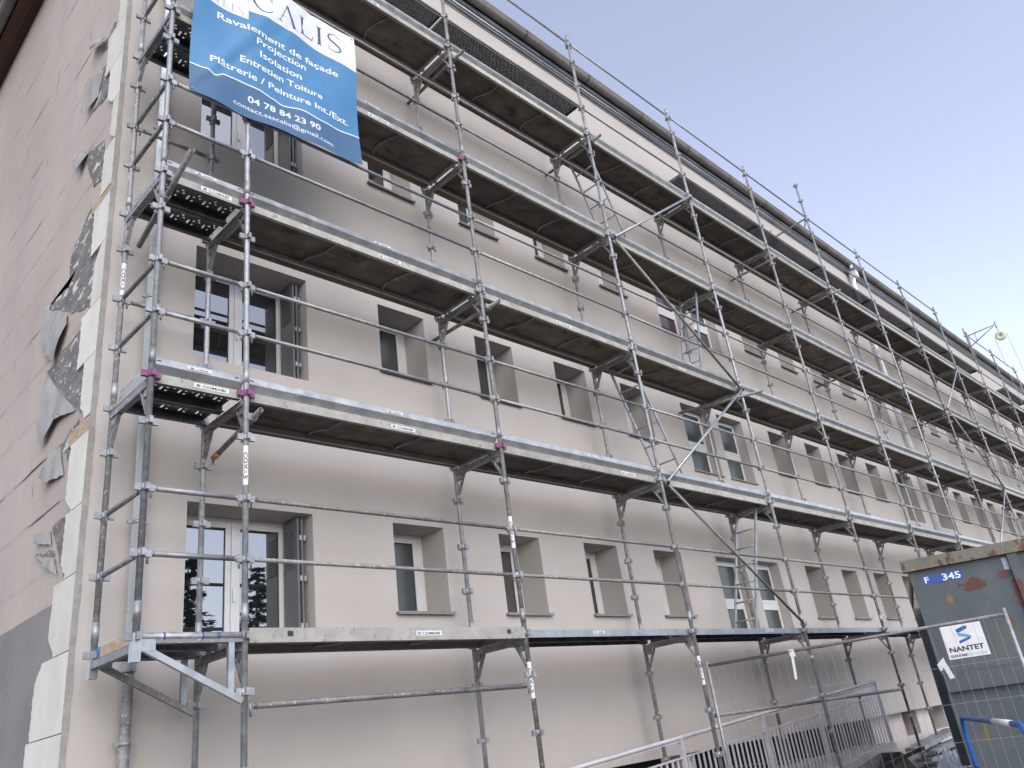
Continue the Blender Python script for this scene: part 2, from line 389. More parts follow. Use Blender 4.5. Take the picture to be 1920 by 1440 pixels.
units = unit(0)+unit(20.75)
ZR = [(.40, 1.37, .06), (3.215, 4.14, 2.86), (5.99, 6.95, 5.62)]
for (a, b, k) in units:
    for r_, (z0, z1, zt) in enumerate(ZR):
        if a > 38 : continue
        opens.append((a, b, zt if k != 'small' else z0, z1, k, r_))
# facade sheet with real openings: grid of cells, cells inside an opening skipped, reveals built behind
xs = sorted({XL+.042, XR}|{v for o in opens for v in (o[0], o[1])}); zs = sorted({ZB, ZT}|{v for o in opens for v in (o[2], o[3])})
mb = MB()
for i in range(len(xs)-1):
    for j in range(len(zs)-1):
        cx, cz = (xs[i]+xs[i+1])/2, (zs[j]+zs[j+1])/2
        if any(o[0] < cx < o[1] and o[2] < cz < o[3] for o in opens): continue
        mb.add([(xs[i], WALL, zs[j]), (xs[i+1], WALL, zs[j]), (xs[i+1], WALL, zs[j+1]), (xs[i], WALL, zs[j+1])], [(0, 1, 2, 3)], 'render')
mb.add([(XL+.07, WALL, ZB), (XR, WALL, ZB), (XR, WALL+.17, ZB), (XL+.07, WALL+.17, ZB)], [(3, 2, 1, 0)], 'mortar')
yb = WALL+DEP
for (a, b, z0, z1, k, r_) in opens:
    yb = WALL+(.20 if k == 'tall' else DEP)
    mb.add([(a, WALL, z0), (a, WALL, z1), (a, yb, z1), (a, yb, z0)], [(3, 2, 1, 0)], 'render')
    mb.add([(b, WALL, z0), (b, WALL, z1), (b, yb, z1), (b, yb, z0)], [(0, 1, 2, 3)], 'render')
    mb.add([(a, WALL, z1), (b, WALL, z1), (b, yb, z1), (a, yb, z1)], [(0, 1, 2, 3)], 'render')
    mb.add([(a, WALL, z0), (b, WALL, z0), (b, yb, z0), (a, yb, z0)], [(3, 2, 1, 0)], 'render')
bpart(mb, 'facade_wall')
mb = MB()      # rough grey base-coat edge at the corner
for i in range(90):
    za, zb_ = ZB+(ZT-ZB)*i/90, ZB+(ZT-ZB)*(i+1)/90
    j1, j2 = random.uniform(-.006, .006), random.uniform(-.006, .006)
    if i: j1 = pj
    pj = j2
    mb.add([(XL, WALL+.004, za), (XL+.050+j1, WALL-.003, za), (XL+.050+j2, WALL-.003, zb_), (XL, WALL+.004, zb_)], [(0, 1, 2, 3)], 'mortar')
bpart(mb, 'corner_bead')
# recessed basement wall
mb = MB(); yw = WALL+.17
bw = [(2.6, 7.2), (7.35, 13.3), (14.85, 15.6), (16.45, 17.2), (18.4, 19.2), (21, 22), (24, 25), (27, 28)]
xx = [XL+.07]+[v for q in bw for v in q]+[XR]
for i in range(len(xx)-1):
    if i % 2 == 0: mb.add([(xx[i], yw, G-.2), (xx[i+1], yw, G-.2), (xx[i+1], yw, ZB), (xx[i], yw, ZB)], [(0, 1, 2, 3)], 'basewall')
    else:
        mb.add([(xx[i], yw, G-.2), (xx[i+1], yw, G-.2), (xx[i+1], yw, ZB-.46), (xx[i], yw, ZB-.46)], [(0, 1, 2, 3)], 'basewall')
        for x_ in (xx[i], xx[i+1]): mb.add([(x_, yw, ZB-.46), (x_, yw, ZB), (x_, yw+.3, ZB), (x_, yw+.3, ZB-.46)], [(0, 1, 2, 3)], 'basewall')
        mb.add([(xx[i], yw, ZB-.46), (xx[i+1], yw, ZB-.46), (xx[i+1], yw+.3, ZB-.46), (xx[i], yw+.3, ZB-.46)], [(0, 1, 2, 3)], 'basewall')
bpart(mb, 'basement_wall')
for a, b in bw:
    mb = MB(); mb.box(a, b, yw+.3, yw+.33, ZB-.46, ZB, 'void' if a < 14 else 'frost'); mb.box((a+b)/2-.02, (a+b)/2+.02, yw+.27, yw+.3, ZB-.46, ZB, 'shutter')
    bpart(mb, 'basement_window')
# gable (old render), returns, back
mb = MB(); GX = -.85; YB = 13.2
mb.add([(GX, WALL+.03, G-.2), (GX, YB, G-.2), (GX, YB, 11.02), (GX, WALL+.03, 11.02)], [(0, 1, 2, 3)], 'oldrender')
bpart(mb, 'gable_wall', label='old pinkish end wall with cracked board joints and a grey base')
mb = MB(); mb.add([(GX, YB, G), (XR, YB, G), (XR, YB, 11), (GX, YB, 11)], [(0, 1, 2, 3)], 'render')
mb.add([(XR, WALL, G), (XR, YB, G), (XR, YB, 11), (XR, WALL, 11)], [(0, 1, 2, 3)], 'render'); bpart(mb, 'rear_wall')

# windows
def window(a, b, z0, z1, k, r_):
    y = yb = WALL+(.20 if k == 'tall' else DEP); fr = MB(); panes = []
    near = a < 12.5
    fo = .045
    fr.box(a, b, y-.012, y+.05, z1-fo, z1, 'pvc'); fr.box(a, b, y-.012, y+.05, z0, z0+fo, 'pvc')
    fr.box(a, a+fo, y-.01, y+.05, z0+fo, z1-fo, 'pvc'); fr.box(b-fo, b, y-.01, y+.05, z0+fo, z1-fo, 'pvc')
    ia, ib, i0, i1 = a+fo, b-fo, z0+fo, z1-fo
    def sash(u0, u1, w0, w1, gm):
        s = .055
        fr.box(u0, u1, y-.035, y+.03, w1-s, w1, 'pvc'); fr.box(u0, u1, y-.035, y+.03, w0, w0+s, 'pvc')
        fr.box(u0, u0+s, y-.032, y+.03, w0+s, w1-s, 'pvc'); fr.box(u1-s, u1, y-.032, y+.03, w0+s, w1-s, 'pvc')
        fr.box(u0+s, u1-s, y-.020, y-.016, w0+s, w0+s+.008, 'gasket'); fr.box(u0+s, u1-s, y-.020, y-.016, w1-s-.008, w1-s, 'gasket')
        fr.box(u0+s, u0+s+.008, y-.020, y-.016, w0+s+.008, w1-s-.008, 'gasket'); fr.box(u1-s-.008, u1-s, y-.020, y-.016, w0+s+.008, w1-s-.008, 'gasket')
        p = MB(); p.box(u0+s, u1-s, y-.014, y+.01, w0+s, w1-s, gm); panes.append(p)
    if k == 'closed':
        root = MB().box(a, b, y-.01, y+.03, z0, z1, 'void'); wo = bpart(root, 'window')
        m = (a+b)/2
        for u0, u1 in ((a+.02, m-.005), (m+.005, b-.02)):
            s = MB(); s.box(u0, u1, y-.10, y-.07, z0+.02, z1-.02, 'shutter')
            for j in range(14):
                zz = z0+.12+j*(z1-z0-.25)/14; s.bar(((u0+.05), y-.108, zz), ((u1-.05), y-.108, zz), .02, .012, 'shutter')
            s.build('shutter', wo)
        return
    if k == 'small':
        m = a+(b-a)*.86
        fr.box(m, ib, y-.03, y+.03, i0, i1, 'pvc'); sash(ia, m, i0, i1, 'frost' if (int(a*7)+r_) % 3 else 'glass')
    elif k == 'tall':
        zc = i0+(i1-i0)*.44
        gm = 'curtain' if (r_ == 2 and a < 9.5) else 'frost'
        fr.box(ia, ib, y-.03, y+.03, zc-.03, zc+.03, 'pvc')
        sash(ia, ib, i0, zc-.03, gm); sash(ia, ib, zc+.03, i1, gm)
    else:
        m = (ia+ib)/2-.01
        fr.box(m-.02, m+.02, y-.05, y+.03, i0, i1, 'pvc')
        sash(ia, m-.02, i0, i1, 'glass'); sash(m+.02, ib-.06, i0, i1, 'glass')
    wo = bpart(fr, 'window', smooth=False)
    for p in panes: p.build('pane', wo)
    if k == 'small':
        s = MB(); s.box(a-.035, b+.035, WALL-.045, WALL-.004, z0-.012, z0+.010, 'sill'); s.box(a+.002, b-.002, WALL-.004, y-.02, z0+.002, z0+.012, 'sill')
        s.box(a-.035, b+.035, WALL-.049, WALL-.045, z0-.020, z0+.010, 'sill'); s.build('sill', wo)
    if k == 'tall' and z0 < 90:
        s = MB(); s.box(a-.02, b+.02, WALL-.035, WALL-.003, z0-.012, z0+.008, 'sill'); s.build('sill', wo)
    if k == 'french':
        # folded shutter leaves standing in the right reveal
        for j, yy in enumerate((0, .045)):
            s = MB(); xr = b-.055-yy
            s.box(xr-.022, xr, WALL+.10, y-.06, z0+.02, z1-.02, 'shutter')
            for q in range(13):
                zz = z1-.14-q*.030; s.bar((xr-.028, WALL+.14, zz), (xr-.028, y-.10, zz+.008), .008, .015, 'shutter')
            for zz in (z0+.2, (z0+z1)/2, z1-.25): s.box(xr-.002, xr+.022, WALL+.085, WALL+.10, zz, zz+.05, 'galv_clean')
            s.build('shutter', wo)
        hd = MB(); hd.box(m-.009, m+.009, y-.075, y-.052, z0+.5, z0+.62, 'whitepaint'); hd.build('handle', wo)
for o in opens: window(*o)

# cornice and gutter on the front; soffit and gutter along the gable
mb = MB()
prof = [(WALL+.02, 10.72), (WALL-.012, 10.72), (WALL-.016, 10.755), (WALL-.045, 10.765), (WALL-.05, 10.80), (WALL-.075, 10.81), (WALL-.08, 10.85), (WALL-.105, 10.86), (WALL-.11, 10.94), (WALL+.02, 10.94)]
mb.profile_x(prof, GX-.05, XR, 'zinc', True); bpart(mb, 'cornice')
mb = MB(); n = 9; gy, gz, gr = WALL-.175, 11.055, .095
arc = [(gy-gr*math.cos(math.pi*i/(n-1)), gz-gr*math.sin(math.pi*i/(n-1))) for i in range(n)]
arc = [(gy-gr-.012, gz+.03), (gy-gr-.016, gz+.012)]+arc+[(gy+gr, gz+.05)]
mb.profile_x(arc, GX-.4, XR, 'gutterold'); mb.profile_x([(y+.004, z+.004) for y, z in arc], GX-.4, XR, 'zincdark')
for i in range(34): 
    x = .6+i*1.8; mb.profile_x([(y-(.004 if y < gy else -.004), z-.004) for y, z in arc[1:-1]], x, x+.03, 'zincdark')
bpart(mb, 'gutter', smooth='all')
mb = MB(); mb.profile_x([(WALL-.095, 10.94), (WALL-.10, 11.10), (WALL+.3, 11.17)], GX-.1, XR, 'zincdark'); bpart(mb, 'eaves_board')
mb = MB()
mb.box(GX-.27, GX, WALL-.15, YB, 11.02, 11.05, 'soffit'); mb.box(GX-.30, GX-.27, WALL-.1, YB, 10.99, 11.14, 'soffit'); mb.box(GX-.10, GX-.085, WALL, YB, 11.0, 11.02, 'soffit')
bpart(mb, 'soffit')
mb = MB(); gx = GX-.40
a2 = [(gx-.10*math.cos(math.pi*i/8), 11.10-.10*math.sin(math.pi*i/8)) for i in range(9)]
v = [(x, WALL-.3, z) for x, z in a2]+[(x, YB, z) for x, z in a2]; mb.add(v, [(i, i+1, 10+i, 9+i) for i in range(8)], 'gutterold')
mb.add([(x*1+.002, y, z+.004) for x, y, z in v], [(i, i+1, 10+i, 9+i) for i in range(8)], 'zincdark')
mb.box(gx-.112, gx-.098, WALL-.3, YB, 11.09, 11.112, 'zinc'); bpart(mb, 'gutter', smooth=False)
mb = MB(); e = .35; ym = (WALL+YB)/2
mb.add([(GX-e, WALL-.1, 11.13), (XR+e, WALL-.1, 11.13), (XR+e, YB+e, 11.13), (GX-e, YB+e, 11.13), (GX+5, ym, 13.2), (XR-5, ym, 13.2)],
       [(0, 1, 5, 4), (1, 2, 5), (2, 3, 4, 5), (3, 0, 4)], 'roof'); bpart(mb, 'roof')

# downpipes
def downpipe(pts, r, m, clips, n=14):
    mb = MB(); mb.pipe(pts, r, m, n); o = bpart(mb, 'downpipe', smooth=True)
    for z in clips:
        x, y = pts[-1][0], pts[-1][1]
        for P, Q in zip(pts, pts[1:]):
            if Q[2] <= z <= P[2]: t = (P[2]-z)/max(P[2]-Q[2], 1e-6); x = P[0]+(Q[0]-P[0])*t; y = P[1]+(Q[1]-P[1])*t
        b = MB(); b.tube((x, y, z-.015), (x, y, z+.015), r+.006, 'galv', n); b.box(x-r-.04, x-r, y-.012, y+.012, z-.012, z+.012, 'galv'); b.box(x+r, x+r+.03, y-.012, y+.012, z-.012, z+.012, 'galv')
        b.tube((x, y+r, z), (x, WALL+.01, z), .008, 'galv', 6); b.build('bracket', o)
downpipe([(-.46, .905, 10.97), (-.46, .90, 10.8), (-.46, .975, 10.5), (-.46, .975, -.10)], .05, 'chrome', (9.3, 7.4, 5.35, 3.3, 1.1))
downpipe([(-.46, .985, -.10), (-.46, .985, G)], .042, 'galv_dirty', (-.62, -1.9))
downpipe([(20.3, .88, 10.97), (20.3, .88, 10.7), (20.3, .97, 10.35), (20.3, .97, -1.0)], .06, 'chrome', (9, 6.6, 4.4, 2))
mb = MB(); mb.box(20.2, 20.42, .78, .97, 10.55, 10.78, 'chrome'); mb.box(20.17, 20.45, .76, .99, 10.76, 10.82, 'zinc'); bpart(mb, 'rain_hopper')

# gable edge: insulation boards, bands of wood, exposed adhesive, torn mesh flaps
rows = [(G, -1.1, 1.95), (-1.1, -.5, 1.90), (-.5, .09, 1.84), (.09, .69, 1.60), (.69, 1.27, 1.47), (1.27, 1.92, 1.52), (2.07, 2.68, 1.37), (2.68, 3.25, 1.57),
        (3.25, 3.9, 1.36), (3.9, 4.46, 1.50), (4.56, 5.15, 1.38), (5.15, 5.75, 1.26), (5.75, 6.35, 1.45), (6.35, 6.95, 1.60), (6.95, 7.55, 1.34), (7.55, 8.15, 1.5),
        (8.15, 8.75, 1.4), (8.75, 9.35, 1.55), (9.35, 9.95, 1.4), (9.95, 10.9, 1.5)]
for (z0, z1, L_) in rows:
    mb = MB(); n = 16; big = random.random() < .6; k0 = random.choice((0, n)); le = []
    for q in range(n+1):
        e = L_+random.uniform(-.014, .014)
        if big: e -= max(0., .16-.04*abs(q-k0))*random.uniform(.7, 1.1)      # broken board corner
        le.append(e)
    re_ = [WALL+.004+random.uniform(0, .016) for _ in range(n+1)]
    for i in range(n):
        a, b = z0+.004+(z1-z0-.008)*i/n, z0+.004+(z1-z0-.008)*(i+1)/n; A0, A1 = le[i], le[i+1]; B0, B1 = re_[i], re_[i+1]
        v = [(XL, B0, a), (XL, A0, a), (XL, A1, b), (XL, B1, b), (GX+.01, B0, a), (GX+.01, A0, a), (GX+.01, A1, b), (GX+.01, B1, b)]
        mb.add(v, [(3, 2, 1, 0), (5, 1, 2, 6), (0, 4, 7, 3), (0, 1, 5, 4), (2, 3, 7, 6)], 'eps')
    bpart(mb, 'insulation_board')
for (z0, z1, L_) in ((1.924, 2.066, 1.62), (4.464, 4.556, 1.6)):
    mb = MB(); mb.box(XL+.004, GX+.01, WALL+.02, L_, z0, z1, 'osb'); bpart(mb, 'wood_batten')
def ragged(pts, k=7, amp=.03):
    out = []
    for i, p in enumerate(pts):
        q = pts[(i+1) % len(pts)]
        for j in range(k): t = j/k; out.append((p[0]+(q[0]-p[0])*t+random.uniform(-amp, amp)*(j > 0), p[1]+(q[1]-p[1])*t+random.uniform(-amp, amp)*(j > 0)))
    return out
darks = [[(2.21, 4.33), (1.78, 4.62), (1.40, 4.6), (1.30, 3.27), (2.0, 3.51), (2.89, 4.01), (2.2, 3.92)], [(2.62, 3.12), (1.62, 3.18), (1.36, 2.6), (1.42, 2.2)],
         [(1.89, 2.05), (1.45, 2.16), (1.5, 1.94), (1.55, 1.75)], [(1.89, 1.27), (1.40, 1.30), (1.44, .71)], [(2.30, 1.13), (1.76, 1.02), (1.62, .77)],
         [(1.92, 6.67), (1.35, 6.6), (1.36, 6.0), (2.06, 6.19)], [(2.1, 5.6), (1.5, 5.4), (1.3, 4.8), (1.7, 4.9)], [(1.9, 7.0), (1.5, 7.2), (1.5, 6.8)], [(2.1, 8.2), (1.4, 8.4), (1.4, 7.9)]]
for pts in darks:
    pts = ragged(pts, 6, .022); mb = MB(); cy = sum(p[0] for p in pts)/len(pts); cz = sum(p[1] for p in pts)/len(pts)
    v = [(GX-.006, cy, cz)]+[(GX-.006, a, b) for a, b in pts]; n = len(pts)
    mb.add(v, [(0, 1+(i+1) % n, 1+i) for i in range(n)], 'glue'); bpart(mb, 'exposed_adhesive')
def flap(pts, hinge, depth, m='meshcloth', sag=.5):
    """pts: outline on the gable (y,z); hinge: indices of the two points still stuck to the wall; the rest curls out"""
    P = ragged(pts, 6, .012); h0, h1 = Vector(pts[hinge[0]]), Vector(pts[hinge[1]]); hd = (h1-h0).normalized(); nn = Vector((-hd[1], hd[0]))
    cy = sum(p[0] for p in P)/len(P); cz = sum(p[1] for p in P)/len(P)
    mx = max(abs((Vector(p)-h0).dot(nn)) for p in P); rings = 7; v = []; n = len(P)
    for k in range(rings+1):
        t = k/rings
        for (a, b) in P:
            y, z = cy+(a-cy)*t, cz+(b-cz)*t; d = abs((Vector((y, z))-h0).dot(nn))/mx
            x = GX-.012-depth*math.sin(min(d, 1)*2.0)*(.8+.2*math.sin(9*y+4*z))-.012*math.sin(31*y+17*z)*d
            v.append((x, y, z))
    f = [(k*n+i, k*n+(i+1) % n, (k+1)*n+(i+1) % n, (k+1)*n+i) for k in range(rings) for i in range(n)]
    mb = MB(); mb.add(v, f, m); return mb
for pts, h, d in (([(2.98, 4.05), (2.1, 3.55), (2.04, 3.4), (2.29, 3.1), (2.7, 3.38)], (0, 1), .05), ([(2.6, 3.09), (1.55, 2.28), (2.03, 2.36), (2.39, 2.22), (2.49, 2.39)], (0, 1), .06),
                  ([(1.89, 2.03), (1.7, 1.7), (2.13, 1.74), (2.27, 1.85), (2.08, 2.04)], (0, 1), .05), ([(1.92, 1.26), (1.84, 1.1), (2.26, 1.22), (2.26, 1.3)], (0, 1), .04),
                  ([(2.31, 1.13), (1.76, .97), (1.59, .77)], (1, 2), .03), ([(2.56, 5.99), (1.97, 5.55), (2.17, 5.38)], (0, 1), .06),
                  ([(2.22, 7.37), (1.77, 7.13), (1.69, 6.91), (2.12, 7.19)], (0, 1), .10), ([(2.22, 6.72), (1.74, 6.59), (1.84, 6.28), (2.13, 6.26)], (1, 2), .06)):
    o = bpart(flap(pts, h, d), 'torn_mesh', smooth='all')

# ================================================================= scaffold
scf = thing('scaffold', 'galvanised steel scaffold five decks high along the whole front of the beige block', 'scaffolding', (0, 0, G))
SO = (0, 0, -G)
def S(mb, name, smooth=False, label=None): return mb.build(name, scf, SO, smooth, label)
XA = -.80; NB = 14
xs_o = [XA]+[BAY*n for n in range(NB+1)]
topz = {2: 10.12, 3: 10.12, 4: 10.12, 5: 11.12, 9: 10.3}
def collar(mb, x, y, z, m='galv', spig=True):
    mb.tube((x, y, z-.028), (x, y, z+.028), .031, m, 10)
    for dx, dy in ((1, 0), (-1, 0), (0, 1), (0, -1)):
        mb.box(*(sorted((x+dx*.028-abs(dy)*.014, x+dx*.075+abs(dy)*.014))), *(sorted((y+dy*.028-abs(dx)*.014, y+dy*.062+abs(dx)*.014))), z-.026, z+.026, m)
purple = {(0, 2), (1, 2), (1, 3), (2, 2), (2, 4), (1, 4), (8, 4)}
orange = set()
ci = 0; stuffc = MB()
cz = [z for d in range(-1, 6) for z in (2*d, 2*d+.58, 2*d+1.07, 2*d+1.6)]
cz = [z for z in cz]
for i, x in enumerate(xs_o):
    for y in (0, W):
        zt = topz.get(i-1, 10.12) if y == 0 else 9.15
        z0 = -.16 if i == 0 else G
        mb = MB(); mb.tube((x, y, z0), (x, y, zt), .0245, 'galv_dirty' if (i*2+(y > 0)) % 3 == 1 else 'galv', 14, hollow=.8)
        for d in range(0, 6):
            zz = 2*d+.10
            if z0+.2 < zz < zt: mb.tube((x, y, zz), (x, y, zz+.14), .0275, 'galv', 12)       # spigot sleeve
        if i: mb.tube((x, y, G+.03), (x, y, G+.28), .019, 'galv', 10); mb.box(x-.075, x+.075, y-.075, y+.075, G, G+.012, 'galv'); mb.tube((x, y, G+.27), (x, y, G+.31), .035, 'galv', 10)
        if i == 0: mb.box(x-.03, x+.03, y-.03, y+.03, z0-.01, .02, 'galv_clean')
        st = S(mb, 'standard')
        for k, z in enumerate(cz):
            if z < z0+.05 or z > zt-.02: continue
            deck = int(round(z/2))+1 if abs(z-2*round(z/2)) < .01 else None
            m = 'galv'
            if y == 0 and deck and (i, deck) in purple: m = 'purple'
            if y > 0 and i == 4 and abs(z-.58) < .01: m = 'orange'
            if y == 0 and i <= 5 and ci < 96 and z > -1.5:
                cm = MB(); collar(cm, x, y, z, m); cm.build('coupler', st, smooth=False); ci += 1
            else: collar(stuffc, x, y, z, m)
tag(stuffc.build('coupler', scf, SO), kind='stuff')
# transoms (frames across) with gusset braces below
def transom_data(gusset=True):
    mb = MB(); mb.bar((0, .03, -.075), (0, W-.03, -.075), .05, .055, 'galv_dirty'); mb.bar((.045, .05, -.04), (.045, W-.05, -.04), .02, .03, 'galv')
    for s, y in (((1, 0), (-1, W)) if gusset else ()):
        mb.bar((0, y+s*.022, -.33), (0, y+s*.15, -.10), .02, .035, 'galv_dirty', up=(1, 0, 0)); mb.box(-.012, .012, min(y+s*.02, y+s*.10), max(y+s*.02, y+s*.10), -.17, -.10, 'galv_dirty')
    return mb.data('transom')
td = transom_data(); td0 = transom_data(False)
for i, x in enumerate(xs_o):
    for d in range(5): inst('transom', td0 if (i == 0 and d == 0) else td, scf, (x, 0, 2*d-G))
# deck modules
def deck_data(L_):
    fr = MB()                                             # aluminium edge beams
    fr.profile_x([(.035, -.045), (.035, .030), (.048, .030), (.048, .044), (.075, .044), (.075, .03), (.06, .03), (.06, -.03), (.075, -.03), (.075, -.045)], .035, L_-.035, 'rimpale', True)
    fr.profile_x([(.62, -.045), (.62, .044), (.60, .044), (.60, -.03), (.59, -.03), (.59, -.045)], .035, L_-.035, 'rimpale', True)
    for x in (.05, L_-.09): fr.box(x, x+.04, .076, .589, -.04, .026, 'galv')
    for x in (.03, L_-.06): 
        for y in (.12, .50): fr.box(x, x+.03, y, y+.05, -.05, -.02, 'galv_clean')
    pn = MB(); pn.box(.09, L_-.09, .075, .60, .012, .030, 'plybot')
    for k in (1, 2):                                      # bent cross rods under the board
        x = L_*k/3; pts = [(x+.06*math.sin(t*4.2+k), .08+.51*t, -.012+.01*math.sin(t*9)) for t in [j/9 for j in range(10)]]
        pn.pipe(pts, .011, 'ribpale', 6)
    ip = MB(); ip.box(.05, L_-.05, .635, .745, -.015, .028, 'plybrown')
    return fr.data('edge_frame'), pn.data('board', True), ip.data('inner_plank')
def deck_steel(L_, m):
    mb = MB()
    for k in (0, 1):
        y0 = .04+k*.345; y1 = y0+.33
        mb.add([(.03, y0, .03), (L_-.03, y0, .03), (L_-.03, y1, .03), (.03, y1, .03)], [(0, 3, 2, 1)], m)
        for y in (y0, y1): mb.bar((.03, y, -.005), (L_-.03, y, -.005), .006, .07, 'steelplain'); 
        mb.bar((.03, y0+.02, -.04), (L_-.03, y0+.02, -.04), .04, .004, 'steelplain'); mb.bar((.03, y1-.02, -.04), (L_-.03, y1-.02, -.04), .04, .004, 'steelplain')
    mb.profile_x([(.030, -.045), (.030, .035), (.036, .035), (.036, -.045)], .035, L_-.035, 'rimpale', True)
    return mb.data('edge_frame')
dd = deck_data(BAY); sdA = deck_steel(-XA, 'darksteel')
def sticker_data(L_=.30, h=.042):
    mb = MB(); mb.box(0, L_, -.0015, 0, 0, h, 'sticker')
    t, f = text_geo('COMABI', bold=.02)
    mb.add([(.07+x*(L_-.10), -.0025, h*.24+y*h*.52) for x, y in t], f, 'ink_black')
    for k in range(3): mb.box(.02, .052, -.0030, -.0018, h*(.22+.2*k), h*(.32+.2*k), 'ink_black')
    mb.box(.02, .026, -.0030, -.0018, h*.22, h*.72, 'ink_black')
    return mb.data('sticker')
stk = sticker_data(); stk_small = sticker_data(.2, .03)
toe_cache = {}
def toe_data(L_):
    mb = MB(); p = [(.075, .044), (.068, .046), (.020, .104), (.016, .110), (.034, .176), (.040, .182), (.050, .178)]
    mb.profile_x(p, .02, L_-.02, 'toe'); q = [(y+.004, z) for y, z in p]; mb.profile_x(q, .02, L_-.02, 'toe')
    for x in (.05, L_-.09): mb.box(x, x+.035, .024, .0285, .14, .152, 'ink_black')
    return mb.data('toe_board')
toeL = toe_data(BAY); toeA = toe_data(-XA)
wd = MB()
decks = []
for n in range(-1, NB):
    x = XA if n < 0 else BAY*n; L_ = -XA if n < 0 else BAY
    for d in range(5):
        z = 2*d-G
        if n < 0: o = inst('deck', sdA, scf, (x, 0, z), label='short perforated steel deck on the end bracket')
        elif d == 0 and n > 0:
            if 'low' not in toe_cache:
                mb = MB()
                for y0, y1 in ((.03, .35), (.375, .695)):
                    mb.box(.04, BAY-.04, y0, y1, .022, .032, 'steelplain'); mb.bar((.04, y0, -.005), (BAY-.04, y0, -.005), .008, .075, 'galv_clean'); mb.bar((.04, y1, -.005), (BAY-.04, y1, -.005), .008, .07, 'steelplain')
                    for k in range(8): mb.bar((.3+k*.34, y0, .01), (.42+k*.34, y1, .01), .02, .02, 'steelplain')
                toe_cache['low'] = mb.data('deck')
            o = inst('deck', toe_cache['low'], scf, (x, 0, z), label='flat grey steel plank deck of the lowest level')
        else:
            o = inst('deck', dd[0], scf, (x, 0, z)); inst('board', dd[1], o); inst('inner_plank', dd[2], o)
            if n in (5, 9) or (n == 3 and d == 3): pass
        decks.append(((n, d), o))
        if n == 1 and d in (1, 2): inst('sticker', stk, o, (2.2 if d == 1 else 1.4, .034, -.02))
        if n == 0: inst('sticker', stk, o, ((1.55 if d else 1.35), .034, -.025))
        if n == -1 and 0 < d < 4: inst('sticker', stk, o, (.36, .029, -.02))
        if n == 2 and d in (2, 3): inst('sticker', stk_small, o, (1.2, .034, -.015))
        if d == 0: 
            if n in (1, 2): inst('sticker', stk_small, o, (1.1 if n == 1 else 1.9, .025, -.012))
            continue
        t = inst('toe_board', toeA if n < 0 else toeL, scf, (x, 0, z))
        if n == -1 and d in (1, 2): inst('sticker', stk_small, t, (.30, .016, .125), rot=(-.26, 0, 0))
        if n in (0, 1, 2) : inst('sticker', stk_small, t, (1.5, .016, .125), rot=(-.26, 0, 0))
# heavy pale edge beam on the first low deck is deeper
mb = MB(); mb.box(.03, BAY+.02, -.018, .030, -.055, .055, 'rimpale')
for x in (.35, 2.75): mb.box(x, x+.05, -.0205, -.0185, -.01, .03, 'ink_black')
o = S(mb, 'edge_beam'); inst('sticker', stk, o, (1.62, -.019, -.018))
# end toe boards and end rails
for d in range(1, 5):
    mb = MB(); z = 2*d; x = XA
    for k, (dx, z0, z1) in enumerate(((.022, .052, .112), (.03, .118, .176))): mb.add([(x+dx, .03, z+z0), (x+dx+.012, .03, z+z1), (x+dx+.012, W-.03, z+z1), (x+dx, W-.03, z+z0)], [(0, 1, 2, 3)], 'toe')
    mb.tube((x-.0, .03, z-.02), (x, W-.03, z-.02), .017, 'galv_dirty'); S(mb, 'toe_board')
def rail(p, q, m='galv', r=.0185, name='guard_rail'):
    mb = MB(); p, q = Vector(p), Vector(q); d = (q-p).normalized(); e = .055
    mb.tube(p+d*.09, q-d*.09, r, m, 12)
    for a, s in ((p, 1), (q, -1)):
        mb.tube(a+d*s*.09, a+d*s*e, r, m, 12, r2=.012); mb.bar(a+d*s*.028, a+d*s*.075, .012, .034, 'galv'); mb.tube(a+d*s*.05+Vector((0, 0, -.075)), a+d*s*.05+Vector((0, 0, .035)), .009, 'galv', 6)
    return S(mb, name)
rmesh = {}
def railbay(x, z, y=-.0, m='galv'):
    key = m
    if key not in rmesh:
        mb = MB(); L_ = BAY
        mb.tube((.09, 0, 0), (L_-.09, 0, 0), .0185, m, 12)
        for a, s in ((0, 1), (L_, -1)):
            mb.tube((a+s*.09, 0, 0), (a+s*.055, 0, 0), .0185, m, 12, r2=.012); mb.bar((a+s*.028, 0, 0), (a+s*.075, 0, 0), .012, .034, 'galv'); mb.tube((a+s*.05, 0, -.075), (a+s*.05, 0, .035), .009, 'galv', 6)
        rmesh[key] = mb.data('guard_rail', True)
    return inst('guard_rail', rmesh[key], scf, (x, y, z-G))
rest = MB(); cnt = 0
for n in range(NB):
    for d in range(5):
        for rz in RAILZ:
            z = 2*d+rz
            if cnt < 82 : railbay(BAY*n, z, 0, 'galv' if (n*3+d) % 3 else 'galv_dirty'); cnt += 1
            else: rest.tube((BAY*n+.05, 0, z), (BAY*(n+1)-.05, 0, z), .0185, 'galv', 8)
    z = 10.06
    if 1 <= n <= 7 or n in (9, 10): railbay(BAY*n, z)
tag(rest.build('guard_rail', scf, SO, True), kind='stuff')
# lower ledgers between deck one and the ground
for a, b, z in ((0, BAY, -.50), (2*BAY, 3*BAY, -1.0), (3*BAY, 4*BAY, -1.0), (BAY, 2*BAY, -1.62)): rail((a, 0, z), (b, 0, z), 'galv_dirty', .024, 'ledger')
# short end bay: rails on front, end and inner side (thicker tubes)
for d in range(5):
    for rz in RAILZ:
        z = 2*d+rz
        rail((XA, 0, z), (0, 0, z), 'galv', .021, 'end_bay_rail')
        rail((XA, 0, z), (XA, W, z-.0), 'galv_dirty', .021, 'end_bay_rail')
for z in (3.07, 5.07): rail((XA, W, z), (0, W, z), 'galv_dirty', .021, 'end_bay_rail')
